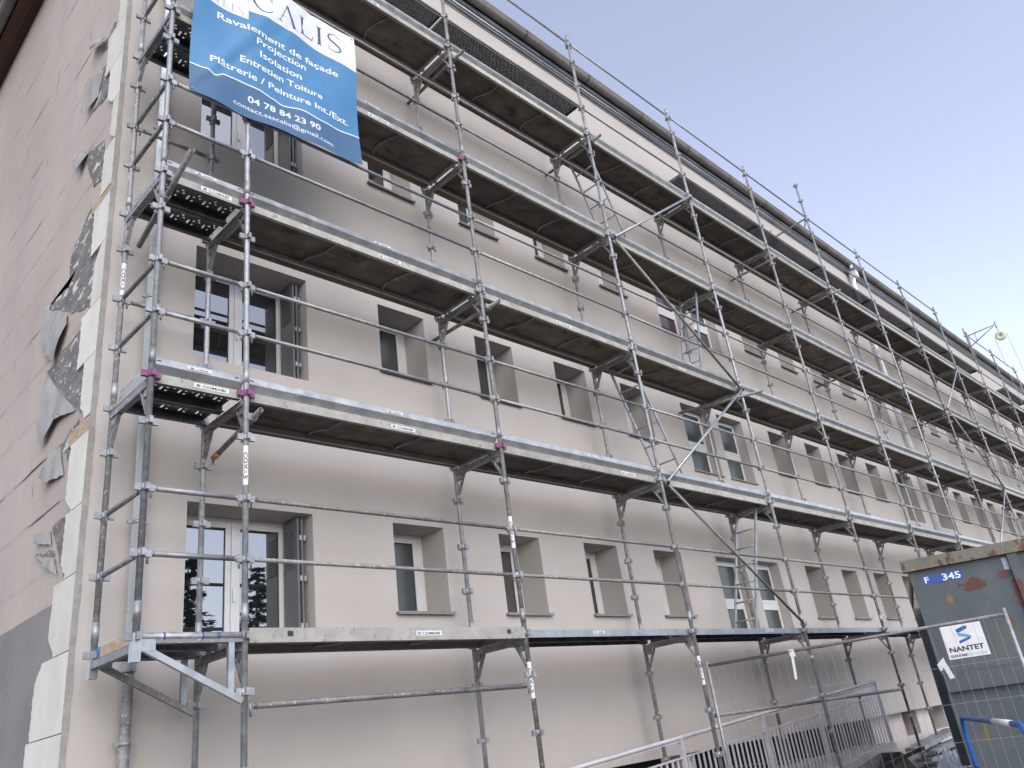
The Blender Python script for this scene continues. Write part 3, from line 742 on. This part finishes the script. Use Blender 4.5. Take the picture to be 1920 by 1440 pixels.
# low front tube of the bracket bay and the two cantilever brackets
mb = MB(); mb.tube((XA+.03, -.005, 0), (-.03, -.005, 0), .026, 'galv', 12)
for x in (-.62, -.34, -.22): mb.tube((x, -.005, 0), (x+.012, -.005, 0), .029, 'bluepaint', 12)
S(mb, 'bracket_tube')
for y in (0, W):
    mb = MB(); mb.bar((XA+.05, y, -.075), (-.02, y, -.46), .045, .04, 'galv_clean' if y == 0 else 'galv_dirty', up=(0, 1, 0)); mb.bar((-.11, y, -.03), (-.11, y, -.42), .045, .035, 'galv_clean', up=(0, 1, 0))
    mb.box(XA+.02, XA+.13, y-.024, y+.024, -.10, -.02, 'galv_clean'); mb.bar((XA+.05, y, -.03), (-.02, y, -.03), .04, .035, 'galv_dirty'); S(mb, 'cantilever_bracket', False)
mb = MB(); mb.bar((XA+.01, .04, .005), (XA+.01, W-.04, .005), .012, .075, 'osb'); mb.box(XA+.0, XA+.02, W-.12, W-.03, -.03, .045, 'bluepaint'); S(mb, 'end_board', False)
# zigzag braces
def brace(p, q, m):
    mb = MB(); mb.tube(p, q, .021, m, 10)
    for a in (p, q): mb.tube((a[0], a[1]-.03, a[2]), (a[0], 0, a[2]), .03, 'galv', 8); 
    S(mb, 'brace')
for n in (2, 7):
    xa, xb = BAY*n, BAY*(n+1)
    pts = [(xb, .08), (xa, 1.94), (xb, 3.96), (xa, 5.94), (xb, 8.02)] if n == 2 else [(xb, .0), (xa, 2.0), (xb, 4.0), (xa, 6.0), (xb, 8.0)]
    for k, (a, b) in enumerate(zip(pts, pts[1:])): brace((a[0]+(.05 if a[0] == xa else -.05), -.05, a[1]), (b[0]+(.05 if b[0] == xa else -.05), -.05, b[1]), 'galv_clean' if k in (1, 3) else 'galv_dirty')
# tie tubes running back to the wall
for p, q, m in (((-.78, -.55, 3.87), (-.74, .62, 3.58), 'galv_dirty'), ((.05, -.16, 1.80), (.12, .80, 1.72), 'galv_dirty'), ((3.12, -.2, 3.80), (3.08, 1.06, 3.80), 'galv_dirty'), ((8.80, -.5, 3.72), (8.72, 1.06, 3.90), 'galv_dirty'),
                ((6.12, -.2, 7.90), (6.12, 1.06, 7.90), 'galv_dirty'), ((3.1, -.2, 7.82), (3.1, 1.06, 7.82), 'galv_dirty'), ((15.1, -.22, 7.85), (15.1, 1.06, 7.85), 'galv_dirty'), ((15.15, -.1, 5.8), (15.15, 1.06, 5.8), 'galv_dirty'),
                ((12.2, -.1, 7.8), (12.2, 1.06, 7.8), 'galv_dirty'), ((21.2, -.1, 5.8), (21.2, 1.06, 5.8), 'galv_dirty')):
    mb = MB(); mb.tube(p, q, .0245, m, 12, hollow=.82); pv = Vector(p)+(Vector(q)-Vector(p)).normalized()*.3
    dirv = (Vector(q)-Vector(p)).normalized(); c0 = Vector(p)+dirv*((0-p[1])/dirv[1]); mb.tube(c0-dirv*.03, c0+dirv*.03, .034, 'galv', 8); mb.box(c0[0]-.06, c0[0]+.02, c0[1]-.03, c0[1]+.02, c0[2]-.03, c0[2]+.03, 'galv')
    if p[0] == .05: mb.tube(q, (.13, .86, 1.70), .012, 'orange', 6); mb.path([(.11, .86, 1.74), (.15, .90, 1.70), (.13, .93, 1.65), (.09, .9, 1.66)], .009, 'galv_dirty', 6); mb.tube(Vector(q)-dirv*.08, Vector(q), .03, 'orange', 10)
    S(mb, 'tie_tube')
# scaffold-tube outriggers near the top at the sixth frame
mb = MB(); x = 5*BAY; mb.tube((x, 0, 10.06), (x, .95, 10.0), .021, 'galv_dirty'); mb.tube((x, .1, 9.85), (x, .0, 10.1), .015, 'galv_dirty'); mb.tube((x-.02, .95, 10.25), (x-.02, .95, 9.8), .018, 'galv_dirty'); mb.tube((x, .8, 10.0), (x, .95, 9.8), .015, 'galv_dirty'); S(mb, 'tie_tube')
# steel planks laid high up as a narrow raised step
mb = MB(); L_ = BAY
mb.add([(.03, .05, .03), (L_-.03, .05, .03), (L_-.03, .37, .03), (.03, .37, .03)], [(0, 3, 2, 1)], 'perfsteel')
for y in (.05, .37): mb.bar((.03, y, .0), (L_-.03, y, .0), .006, .07, 'steelplain')
for x in (.03, L_-.03): mb.bar((x, .05, .0), (x, .37, .0), .006, .06, 'steelplain')
pk = mb.data('narrow_plank')
for n in (0, 1, 3, 4, 5, 6, 7, 8, 10): inst('narrow_plank', pk, scf, (BAY*n, 0, 8.64-G))
# labels on standards
def vsticker(x, y, z, L_=.34):
    mb = MB(); n = 6; r = .0262; th = .9; base = math.atan2(-5.85-y, -3.04-x)
    P = lambda a, h, rr=r: (x+rr*math.cos(base+a), y+rr*math.sin(base+a), z-h)
    for i in range(n):
        a0, a1 = -th+2*th*i/n, -th+2*th*(i+1)/n; mb.add([P(a0, 0), P(a1, 0), P(a1, L_), P(a0, L_)], [(0, 1, 2, 3)], 'sticker')
    t, f = text_geo('COMABI', bold=.02); mb.add([P((v-.5)*1.25, .06+u*(L_-.10), r+.0012) for u, v in t], f, 'ink_black')
    S(mb, 'sticker', False)
for a in ((0, 0, 1.52), (BAY, 0, 1.2), (BAY, 0, -.28), (2*BAY, 0, -.3), (XA, W, 3.45)): vsticker(*a)

# ================================================================= ladders
def ladder(label, top, bot, y0, y1, hoops=False, m='galv_clean'):
    t = thing('ladder', label, 'ladder', (bot[0], (y0+y1)/2, bot[1]), 0, 'ladders between the scaffold decks')
    dx, dz = top[0]-bot[0], top[1]-bot[1]; w2 = (y1-y0)/2
    for s in (-1, 1):
        mb = MB(); mb.bar((0, s*w2, 0), (dx, s*w2, dz), .022, .045, m, up=(1, 0, 0))
        if hoops: mb.path([(dx, s*w2, dz), (dx+.02, s*w2, dz+.12), (dx+.12, s*w2, dz+.16), (dx+.2, s*w2, dz+.05)], .014, m, 8)
        mb.build('rail', t)
    n = int(math.hypot(dx, dz)/.28)
    for k in range(1, n+1):
        f = (k-.4)/n; mb = MB(); mb.tube((dx*f, -w2, dz*f), (dx*f, w2, dz*f), .013, m, 8); mb.build('rung', t)
ladder('ladder with four rungs in view, below the topmost deck of the third bay', (6.20, 8.10), (7.02, 6.05), .22, .62)
ladder('ladder with hooked hand loops standing between the third and fourth decks', (8.75, 5.95), (8.20, 4.05), .20, .55, True)
ladder('ladder beside the fourth narrow window of the middle storey, foot on the second deck', (6.2, 3.98), (7.05, 2.05), .20, .60)
ladder('steep ladder in front of the ground floor tall windows, standing on the lowest deck', (8.93, 2.0), (7.98, .04), .20, .55)

# ================================================================= banner
bn = thing('banner', 'blue and white trade banner tied to the upper scaffold rails at the left end', 'banner', (.35, -.05, 5.0))
BX0, BX1, BZ0, BZ1 = -.63, 1.325, 5.0, 6.97
def wav(x, z):
    return -.03-.020*math.sin(2.1*x+1.3*z)-.016*math.sin(6.3*x-3.1*z+1)-.006*math.sin(11*x+2.3*z)-.014*math.exp(-((x-.02-(z-6.2)*.55)/.07)**2)+.010*math.exp(-((x+.35-(z-5.4)*.7)/.05)**2)-.012*math.sin(3.1*z)
def edgez(x): return BZ0+.02*(x-BX0)+.03*math.sin((x-BX0)/(BX1-BX0)*math.pi)*-1+.008*math.sin(9*x)
def BP(x, z, off=0.): return (x-.35, wav(x, z)-off, z-5.0)
def strip(low, high, m, off, nx=70, nz=10, x0=BX0, x1=BX1):
    mb = MB(); v = []; f = []
    for i in range(nx+1):
        x = x0+(x1-x0)*i/nx; a, b = low(x), high(x)
        for j in range(nz+1): v.append(BP(x, a+(b-a)*j/nz, off))
    for i in range(nx):
        for j in range(nz): k = i*(nz+1)+j; f.append((k, k+nz+1, k+nz+2, k+1))
    return mb.add(v, f, m)
def lerp(pts):
    def fn(x):
        if x <= pts[0][0]: return pts[0][1]
        for (a, b), (c, d) in zip(pts, pts[1:]):
            if x <= c: t = (x-a)/(c-a); t = t*t*(3-2*t); return b+(d-b)*t
        return pts[-1][1]
    return fn
wave_ = lerp([(-.63, 5.372), (-.476, 5.353), (-.391, 5.322), (-.294, 5.379), (-.131, 5.391), (.076, 5.402), (.236, 5.374), (.331, 5.348), (.57, 5.40), (.757, 5.37), (.966, 5.391), (1.343, 5.44)])
wb = lambda x: (6.283+.01*math.sin(7*x)) if x < -.055 else (lerp([(-.055, 6.415), (.16, 6.452), (.447, 6.461), (1.311, 6.403)])(x))
ztop = lambda x: BZ1-.01*(1.3-x)
strip(edgez, ztop, 'canvas_blue', 0, 70, 40).build('cloth', bn, smooth='all')
for fn in (strip(edgez, wave_, 'canvas_dark', .0018), ): fn.build('printed_band', bn, smooth='all')
mb = strip(wb, ztop, 'canvas_white', .0018, 30, 10, BX0, -.056); b2 = strip(wb, ztop, 'canvas_white', .0018, 60, 10, -.054, BX1); mb.add(b2.v, b2.f, 'canvas_white'); mb.build('printed_band', bn, smooth='all')
strip(lambda x: wave_(x)-.006, lambda x: wave_(x)+.008, 'ink_white', .0032, 120, 1).build('printed_line', bn, smooth='all')
def btext(body, a, b, cap, m='ink_white', bold=.0, off=.0036):
    t, f = text_geo(body, bold=bold); mb = MB()
    mb.add([BP(a[0]+(b[0]-a[0])*u, a[1]+(b[1]-a[1])*u+v*cap, off) for u, v in t], f, m); mb.build('lettering', bn)
btext('Ravalement de façade', (-.383, 6.108), (1.056, 6.165), .090, bold=.014)
btext('Projection', (.036, 6.0), (.644, 6.02), .088, bold=.014)
btext('Isolation', (.076, 5.838), (.588, 5.85), .088, bold=.014)
btext('Entretien Toiture', (-.134, 5.665), (.835, 5.70), .088, bold=.014)
btext('Plâtrerie / Peinture Int./Ext.', (-.443, 5.48), (1.174, 5.53), .088, bold=.014)
btext('04 78 84 23 90', (-.04, 5.187), (.781, 5.215), .082, bold=.014)
btext('contact.sascalis@gmail.com', (-.196, 5.075), (.946, 5.095), .058)
# large serif letters, drawn stroke by stroke: outlines in letter boxes (0..1 x 0..1)
def stroke(pts, ws):
    L_, R_ = [], []
    for i, (x, y) in enumerate(pts):
        a = pts[max(i-1, 0)]; b = pts[min(i+1, len(pts)-1)]; dx, dy = b[0]-a[0], b[1]-a[1]; l = math.hypot(dx, dy) or 1
        L_.append((x-dy/l*ws[i]/2, y+dx/l*ws[i]/2)); R_.append((x+dy/l*ws[i]/2, y-dx/l*ws[i]/2))
    return L_, R_
TH, TN = .12, .035
arcC = [(.52+.50*math.cos(t), .5+.52*math.sin(t)) for t in [rad(38+284*i/26) for i in range(27)]]
sS = [(.86-.0, .82), (.80, .95), (.5, 1.02), (.2, .93), (.10, .76), (.22, .60), (.5, .50), (.78, .38), (.88, .22), (.76, .06), (.45, -.02), (.15, .05), (.06, .22)]
LET = {'C': [(arcC, [TN+(TH-TN)*abs(math.sin(math.pi*i/26))**1.5 for i in range(27)]), ([(.92, .68), (.94, .98)], [.03, .03])],
       'A': [([(.12, .02), (.50, 1.02)], [TN, TN]), ([(.48, 1.02), (.88, .02)], [TH, TH]), ([(.26, .36), (.74, .36)], [TN, TN]), ([(.0, .015), (.26, .015)], [.03, .03]), ([(.74, .015), (1.02, .015)], [.03, .03])],
       'L': [([(.24, 0), (.24, 1)], [TH, TH]), ([(.08, .985), (.42, .985)], [.03, .03]), ([(.08, .015), (.9, .015)], [.04, .04]), ([(.9, .0), (.96, .26)], [.03, .03])],
       'I': [([(.5, 0), (.5, 1)], [TH*1.25, TH*1.25]), ([(.2, .985), (.8, .985)], [.03, .03]), ([(.2, .015), (.8, .015)], [.03, .03])],
       'S': [(sS, [.03, .04, .04, .07, .10, .12, .13, .12, .10, .07, .04, .04, .03])]}
def serif(ch, x0, x1, z0, z1, m):
    mb = MB()
    for pts, ws in LET[ch]:
        k = (z1-z0)/(x1-x0); P = [(x0+x*(x1-x0), z0+y*(z1-z0)) for x, y in pts]; L_, R_ = stroke(P, [w_*(z1-z0)*.9 for w_ in ws])
        v = [BP(a, b, .0036) for a, b in L_]+[BP(a, b, .0036) for a, b in R_]; n = len(L_)
        mb.add(v, [(n+i, n+i+1, i+1, i) for i in range(n-1)], m)
    mb.build('lettering', bn)
for ch, a, b, z in (('C', .0, .245, 6.535), ('A', .285, .535, 6.53), ('L', .565, .765, 6.55), ('I', .785, .905, 6.56), ('S', .945, 1.145, 6.565)): serif(ch, a, b, z, z+.275, 'ink_navy')
for i, (ch, w_) in enumerate((('A', .085), ('L', .07), ('I', .04), ('S', .065))): x = (-.455, -.335, -.245, -.165)[i]; z = (6.345, 6.34, 6.338, 6.332)[i]; serif(ch, x, x+w_, z-.03, z+.075, 'ink_grey')
for (x, z) in ((BX0+.03, BZ0+.04), (BX1-.03, BZ0+.08), (BX1-.03, BZ1-.04), (BX0+.03, BZ1-.05)):
    mb = MB(); p = BP(x, z, .004); mb.tube(p, (p[0], p[1]-.003, p[2]), .014, 'galv', 10, hollow=.5); mb.path([p, (p[0]+.02, p[1]+.05, p[2]+.04)], .003, 'whitepaint', 5); mb.build('eyelet', bn)

# ================================================================= hoist at the tenth frame
hx = 9*BAY
h = thing('hoist', 'hoist arm with a pale rope wheel on a tall post near the far roof edge', 'hoist', (hx, 0, 9.66))
mb = MB(); mb.tube((0, -.05, -.6), (0, -.05, .45), .024, 'galv'); mb.build('post', h, smooth=True)
mb = MB(); mb.tube((0, -.05, .30), (0, -.98, .33), .018, 'galv'); mb.tube((0, -.05, -.10), (0, -.92, .30), .018, 'galv'); mb.tube((0, -.98, .44), (0, -.98, .18), .02, 'galv'); mb.tube((0, -.28, .30), (0, -.28, .0), .014, 'galv'); mb.build('arm', h, smooth=True)
mb = MB(); mb.tube((-.03, -1.0, -.12), (.03, -1.0, -.12), .17, 'limewheel', 20, hollow=.3); mb.tube((-.02, -1.0, -.12), (.02, -1.0, -.12), .05, 'galv', 10)
for k in range(4): a = k*math.pi/2+.4; mb.bar((0, -1.0, -.12), (0, -1+.16*math.cos(a), -.12+.16*math.sin(a)), .03, .03, 'limewheel')
mb.tube((0, -.98, .2), (0, -1.0, .05), .012, 'galv'); mb.build('wheel', h)
mb = MB(); mb.tube((0, -1.19, -.12), (.5, -1.35, -10), .008, 'rope', 5); mb.tube((0, -.81, -.12), (.2, -.75, -10), .008, 'rope', 5); mb.build('rope', h)

# ================================================================= mesh fence panel
F0 = Vector((6.10, -.06, -.43)); F1 = Vector((6.69, -3.34, -.43)); FL = (F1-F0).length; fa = math.atan2(F1[1]-F0[1], F1[0]-F0[0])
fn = thing('mesh_fence', 'temporary wire mesh fence panel running from the scaffold towards the skip', 'fence', (F0[0], F0[1], G), fa)
H = -.43-G
mb = MB(); mb.tube((0, 0, H), (FL, 0, H), .019, 'galv_dirty'); mb.build('top_tube', fn)
mb = MB(); mb.tube((0, 0, .18), (FL, 0, .18), .016, 'galv'); mb.build('bottom_tube', fn)
for x in (0, FL): mb = MB(); mb.tube((x, 0, .05), (x, 0, H+.06), .021, 'galv'); mb.build('post', fn, smooth=True)
mb = MB(); n = 31
for k in range(1, n): mb.tube((FL*k/n, .004, .18), (FL*k/n, .004, H), .0018, 'wire', 4)
for z in (.5, .88, 1.24, 1.6): mb.tube((0, -.002, z), (FL, -.002, z), .0024, 'wire', 4)
mb.build('wire_mesh', fn)
for x in (0, FL):
    f = thing('fence_foot', 'concrete block foot under the %s of the mesh fence panel' % ('scaffold end' if x == 0 else 'skip end'), 'fence foot', F0+(F1-F0)*(x/FL)+Vector((0, 0, G+.43)), fa, 'fence feet')
    mb = MB(); mb.add([(-.11, -.33, 0), (.11, -.33, 0), (.11, .33, 0), (-.11, .33, 0), (-.08, -.29, .12), (.08, -.29, .12), (.08, .29, .12), (-.08, .29, .12)], [(3, 2, 1, 0), (4, 5, 6, 7), (0, 1, 5, 4), (1, 2, 6, 5), (2, 3, 7, 6), (3, 0, 4, 7)], 'concrete'); mb.build('block', f)
def tape(label, pts, off):
    o = thing('tape_strip', label, 'tape', (F0[0], F0[1], G), fa); v = [(x, -off-.006*math.sin(20*x+9*z), z-G) for x, z in pts]
    mb = MB(); mb.add(v, [tuple(range(len(v)))], 'tape'); mb.add([(x, y+.003, z) for x, y, z in v], [tuple(range(len(v)))[::-1]], 'tape'); mb.build('strip', o)
tape('white tape strip hanging from the top tube of the mesh fence', [(1.03, -.41), (1.10, -.41), (1.105, -.50), (1.08, -.49), (1.06, -.74), (1.03, -.74), (1.05, -.5)], .022)
tape('folded white tape with a pointed end caught on the fence by the skip corner', [(2.63, -.75), (2.55, -.81), (2.56, -.88), (2.59, -.87), (2.60, -.84), (2.63, -.97), (2.68, -.96), (2.64, -.81)], .006)

# ================================================================= skip container
ka = math.atan2(-.93714, .34896)
sk = thing('skip_container', 'tall rusty grey steel waste skip with blue number plate behind the mesh fence', 'skip', (6.99, -2.37, G), ka)
KH = .35-G; WID = 2.35; LEN = 5.2
def zz(z): return z-G
mb = MB()
pz0, pz1 = .22, zz(.22)
def xl(z): return .09-.035*(pz1-z)/pz1
mb.add([(xl(pz0), 0, pz0), (WID, 0, pz0), (WID, 0, pz1), (xl(pz1), 0, pz1)], [(0, 1, 2, 3)], 'skippaint')
mb.add([(xl(pz0), 0, pz0), (xl(pz1), 0, pz1), (xl(pz1)+.15, LEN, pz1), (xl(pz0)+.15, LEN, pz0)], [(0, 1, 2, 3)], 'skippaint')
mb.add([(WID, 0, pz0), (WID, 0, pz1), (WID, LEN, pz1), (WID, LEN, pz0)], [(3, 2, 1, 0)], 'skippaint'); mb.add([(xl(pz0), LEN, pz0), (WID, LEN, pz0), (WID, LEN, pz1), (xl(pz1), LEN, pz1)], [(3, 2, 1, 0)], 'skippaint')
mb.build('body', sk)
mb = MB(); mb.box(.0, WID+.06, -.07, .05, zz(.222), KH, 'skiprim'); mb.box(.085, .11, .0505, LEN, zz(.222), KH, 'skiprim'); mb.box(WID-.04, WID+.06, .0505, LEN, zz(.222), KH, 'skiprim'); mb.build('rim', sk)
mb = MB(); mb.box(.055, .115, -.012, .002, pz0, pz1-.001, 'skippaint'); mb.build('corner_post', sk)
def bandx(z0, z1, x0=.07, x1=WID, d=.085):
    mb = MB(); mb.add([(x0, -d, z0), (x1, -d, z0), (x1, -d, z1), (x0, -d, z1), (x0, -.001, z0-.0), (x1, -.001, z0), (x1, -.001, z1+.03), (x0, -.001, z1+.03)], [(0, 1, 2, 3), (0, 4, 5, 1), (3, 2, 6, 7), (0, 3, 7, 4)], 'skippaint'); mb.build('stiffening_rib', sk)
bandx(zz(-1.10), zz(-.925)); bandx(.16, .34)
for x in (1.08, 1.62, 2.2):
    mb = MB(); mb.box(x, x+.10, -.05, -.001, zz(-.88), pz1-.002, 'skippaint'); mb.build('stiffening_rib', sk)
mb = MB(); mb.box(.02, .3, .3, LEN-.3, 0, .22, 'darksteel' if False else 'steelplain'); mb.box(WID-.5, WID-.2, .3, LEN-.3, 0, .22, 'steelplain'); mb.build('skid_rails', sk)
def KT(parent, body, x0, x1, z0, cap, m, y=-.006, bold=.02, name='lettering'):
    t, f = text_geo(body, bold=bold); mb = MB(); mb.add([(x0+(x1-x0)*u, y, z0+v*cap) for u, v in t], f, m); return mb.build(name, parent)
mb = MB(); mb.box(.185, .60, -.004, -.001, zz(.055), zz(.152), 'tagblue'); pl = mb.build('number_plate', sk)
KT(pl, 'F', .197, .245, zz(.07), .068, 'ink_white'); KT(pl, '345', .385, .575, zz(.066), .075, 'ink_white')
mb = MB(); mb.box(.185, .60, -.005, -.001, zz(-.775), zz(-.425), 'whitepaint'); ns = mb.build('company_sticker', sk)
KT(ns, 'NANTET', .215, .565, zz(-.702), .052, 'ink_black', -.007, .03); KT(ns, 'SERFIM', .205, .37, zz(-.757), .026, 'ink_black', -.007, .02); KT(ns, 'RECYCLAGE', .375, .572, zz(-.757), .026, 'ink_grey', -.007, .0)
mb = MB()
for pts, m in (([(.335, -.485), (.345, -.47), (.43, -.445), (.455, -.45), (.455, -.475), (.36, -.51), (.34, -.505)], 'logo_blue'), ([(.345, -.512), (.36, -.512), (.455, -.545), (.47, -.56), (.462, -.575), (.35, -.545)], 'logo_sky'),
               ([(.335, -.60), (.34, -.625), (.45, -.59), (.47, -.565), (.462, -.562), (.345, -.592)], 'logo_blue')):
    mb.add([(x, -.007, zz(z)) for x, z in pts], [tuple(range(len(pts)))[::-1]], m)
mb.build('logo', ns)
mb = MB(); mb.box(1.02, 1.075, -.006, -.001, zz(.06), zz(.19), 'ink_grey'); mb.build('reflector', sk); mb = MB(); mb.box(.93, .99, -.062, -.056, zz(-1.04), zz(-.97), 'redmark'); mb.build('reflector', sk)

# ================================================================= crowd barrier
B0 = Vector((5.46, -2.99, G)); B1 = Vector((3.05, -4.16, G)); ba = math.atan2(B1[1]-B0[1], B1[0]-B0[0]); BL = (B1-B0).length; BH = -1.3-G
cb = thing('crowd_barrier', 'blue tubular crowd barrier with white bands in front of the skip', 'barrier', B0, ba)
def rounded(x0, x1, z0, z1, r, n=6):
    pts = [(x0, 0, z0)]
    pts += [(x0+r-r*math.cos(t), 0, z1-r+r*math.sin(t)) for t in [math.pi/2*i/n for i in range(n+1)]]
    pts += [(x1-r+r*math.sin(t), 0, z1-r+r*math.cos(t)) for t in [math.pi/2*i/n for i in range(n+1)]]
    return pts+[(x1, 0, z0)]
mb = MB(); mb.pipe(rounded(0, BL, .06, BH, .16), .020, 'bluepaint', 12); mb.build('frame', cb, smooth=True)
for x in (1.65,): mb = MB(); mb.tube((x, 0, BH), (x+.65, 0, BH), .0225, 'whitepaint', 12); mb.build('white_band', cb)
mb = MB(); mb.tube((0, 0, BH-.42), (BL, 0, BH-.42), .016, 'bluepaint'); mb.build('middle_rail', cb)
mb = MB(); mb.tube((1.0, 0, BH-.42), (1.8, 0, BH-.42), .0185, 'whitepaint'); mb.build('white_band', cb)
mb = MB(); mb.tube((0, 0, .28), (BL, 0, .28), .016, 'bluepaint'); mb.build('lower_rail', cb)
for k in range(1, 14): mb = MB(); mb.tube((BL*k/14, 0, .28), (BL*k/14, 0, BH-.42), .008, 'bluepaint', 6); mb.build('bar', cb)
for x in (.05, BL-.05): mb = MB(); mb.pipe([(x, -.3, .01), (x, -.25, .05), (x, 0, .07), (x, .25, .05), (x, .3, .01)], .016, 'bluepaint', 8); mb.build('foot', cb, smooth=True)

# ================================================================= access ramp and its railing
def hz(x): return -1.56+.0622*x
mb = MB(); x0, x1 = 1.0, 12.15; g0, g1 = G-.02, hz(x1)-1.0
mb.add([(x0, .40, G-.1), (x1, .40, G-.1), (x1, .40, g1), (x0, .40, g0), (x0, WALL+.12, G-.1), (x1, WALL+.12, G-.1), (x1, WALL+.12, g1), (x0, WALL+.12, g0)], [(0, 1, 2, 3), (3, 2, 6, 7), (1, 5, 6, 2)], 'basewall')
tag(mb.build('access_ramp'), kind='structure')
rr = thing('ramp_railing', 'pale lavender painted steel railing of upright bars rising along the ramp', 'railing', (1.0, .45, G))
def RP(x, z, y=0.): return (x-1.0, y, z-G)
mb = MB(); mb.pipe([RP(1.0, hz(1.0)), RP(9.7, hz(9.7)), RP(12.1, hz(12.1))], .024, 'railpaint', 10); mb.bar(RP(1.0, hz(1)-.035), RP(12.1, hz(12.1)-.035), .04, .012, 'railpaint'); mb.build('handrail', rr, smooth=False)
mb = MB(); mb.bar(RP(1.0, hz(1)-.22), RP(12.1, hz(12.1)-.22), .03, .02, 'railpaint'); mb.bar(RP(1.0, hz(1)-.98), RP(12.1, hz(12.1)-.98), .03, .025, 'railpaint'); mb.build('infill_rail', rr)
k = 0; x = 1.1; extra = MB()
while x < 12.05:
    if k < 97 :
        mb = MB(); mb.bar(RP(x, hz(x)-.22), RP(x, hz(x)-.98), .014, .030, 'railpaint', up=(1, 0, 0)); mb.build('baluster', rr)
    x += .115; k += 1
for x in (2.0, 3.95, 5.95, 8.0, 9.7, 12.1):
    mb = MB(); mb.bar(RP(x, hz(x)), RP(x, hz(x)-1.05), .055, .055, 'railpaint', up=(1, 0, 0)); mb.box(x-1.03, x-.97, -.03, .03, hz(x)-G-.02, hz(x)-G-.0, 'railpaint'); mb.build('post', rr)
mb = MB(); mb.add([RP(9.75, hz(9.75)-.04), RP(12.05, hz(12.05)-.04), RP(12.05, hz(12.05)-.15), RP(9.75, hz(9.75)-.15)], [(0, 1, 2, 3)], 'railpaint'); mb.build('infill_plate', rr)

# ================================================================= stored planks, slab and rubbish below the scaffold
def plank(p, q, tilt, label, m='galv_clean'):
    p, q = Vector(p), Vector(q); o = thing('steel_plank', label, 'plank', p, 0, 'steel planks stacked by the wall'); d = q-p
    mb = MB(); a = Vector((-d[1], d[0], 0)).normalized(); u = Vector((0, 0, 1))
    mb.bar((0, 0, .0), d, .32, .006, m); mb.bar(Vector(a)*.16-u*.03, d+a*.16-u*.03, .006, .065, m); mb.bar(Vector(a)*-.16-u*.03, d-a*.16-u*.03, .006, .065, m)
    mb.build('tread', o); mb = MB(); mb.bar(Vector((0, 0, -.035))-a*.12, Vector((0, 0, -.035))+a*.12, .05, .03, 'galv'); mb.build('hook', o)
plank((13.2, .55, -1.98), (16.2, .85, -1.86), 0, 'topmost pale galvanised plank of the stack by the basement windows')
plank((13.5, .45, -2.07), (16.5, .62, -2.02), 0, 'galvanised plank second from the top of the stack')
plank((13.3, .50, -2.18), (16.3, .60, -2.15), 0, 'galvanised plank third from the top of the stack')
plank((13.4, .35, -2.30), (16.4, .45, -2.28), 0, 'lowest galvanised plank of the stack, with plastic sheet around it')
o = thing('timber_pallet', 'dark weathered timber slab leaning at the foot of the scaffold', 'timber', (9.4, -.25, G))
mb = MB()
mb.add([(-.95, -.12, .52), (-.1, -.25, .68), (1.0, -.10, .60), (1.1, .05, .40), (-.9, .15, 0), (1.2, .2, 0), (-1.0, -.35, 0), (1.1, -.45, 0)], [(6, 7, 2, 1), (6, 1, 0), (0, 1, 2, 3, 4), (7, 5, 3, 2), (4, 3, 5), (0, 4, 6)], 'oldwood'); mb.build('slab', o)
mb = MB(); mb.bar((-1.0, -.40, .50), (1.1, -.40, .62), .03, .05, 'oldwood'); mb.build('batten', o)
def crumple(name, label, loc, sx, sy, sz, m='plastic', seed=1):
    r = random.Random(seed); n = 16; v = []; f = []
    for i in range(n+1):
        for j in range(n+1):
            u, w_ = i/n*2-1, j/n*2-1; h_ = max(0., 1-(u*u+w_*w_))**.6; v.append((u*sx*(1+r.uniform(-.06, .06)), w_*sy*(1+r.uniform(-.06, .06)), sz*h_*(r.uniform(.45, 1.15))))
    for i in range(n):
        for j in range(n): k = i*(n+1)+j; f += [(k, k+n+1, k+n+2), (k, k+n+2, k+1)]
    mb = MB(); mb.add(v, f, m); o = mb.build(name, None, loc); tag(o, label, 'rubbish'); return o
crumple('plastic_sheet', 'crumpled pale plastic sheet lying beside the stacked planks', (14.6, -.05, G), .9, .35, .35, seed=2)
crumple('rubble_bag', 'torn white rubble bag on the ground next to the skip corner', (12.3, -.35, G), .5, .3, .45, seed=5)
crumple('rubble_heap', 'low grey rubble heap between the scaffold foot and the skip', (13.5, -.9, G), 1.6, .5, .25, 'concrete', 9)

# ================================================================= trees across the road (seen in the window glass)
def conifer(label, x, y, h_, seed):
    r = random.Random(seed); t = thing('conifer', label, 'tree', (x, y, G), 0, 'conifers across the road')
    mb = MB(); mb.tube((0, 0, 0), (0, 0, h_*.96), .16, 'bark', 8, r2=.02); mb.build('trunk', t)
    mb = MB(); z = h_*.08
    while z < h_*.98:
        R_ = max(h_-z, 0)*.30*r.uniform(.75, 1.1)+.08; nb = 9
        for b in range(nb):
            a = r.uniform(0, 6.28); n = max(4, int(R_*9))
            for i in range(n):
                s = (i+.5)/n*R_; px, py, pz = s*math.cos(a), s*math.sin(a), z-.28*s+.12*s*s/max(R_, .3)
                for q in range(3):
                    a2 = a+r.uniform(-1.1, 1.1); l = r.uniform(.16, .34); d = Vector((math.cos(a2), math.sin(a2), r.uniform(-.5, .15)))*l; sd = Vector((-math.sin(a2), math.cos(a2), r.uniform(-.3, .3)))*l*.28
                    P = Vector((px, py, pz)); mb.add([P, P+d*.5+sd, P+d, P+d*.5-sd], [(0, 1, 2, 3)], 'needle')
        z += h_*.022
    mb.build('crown', t)
conifer('dark conifer across the road, mirrored in the ground floor glass', 8.4, -17, 8.6, 3)
conifer('second conifer across the road, broader and set further back', 13.5, -22, 9.8, 4)
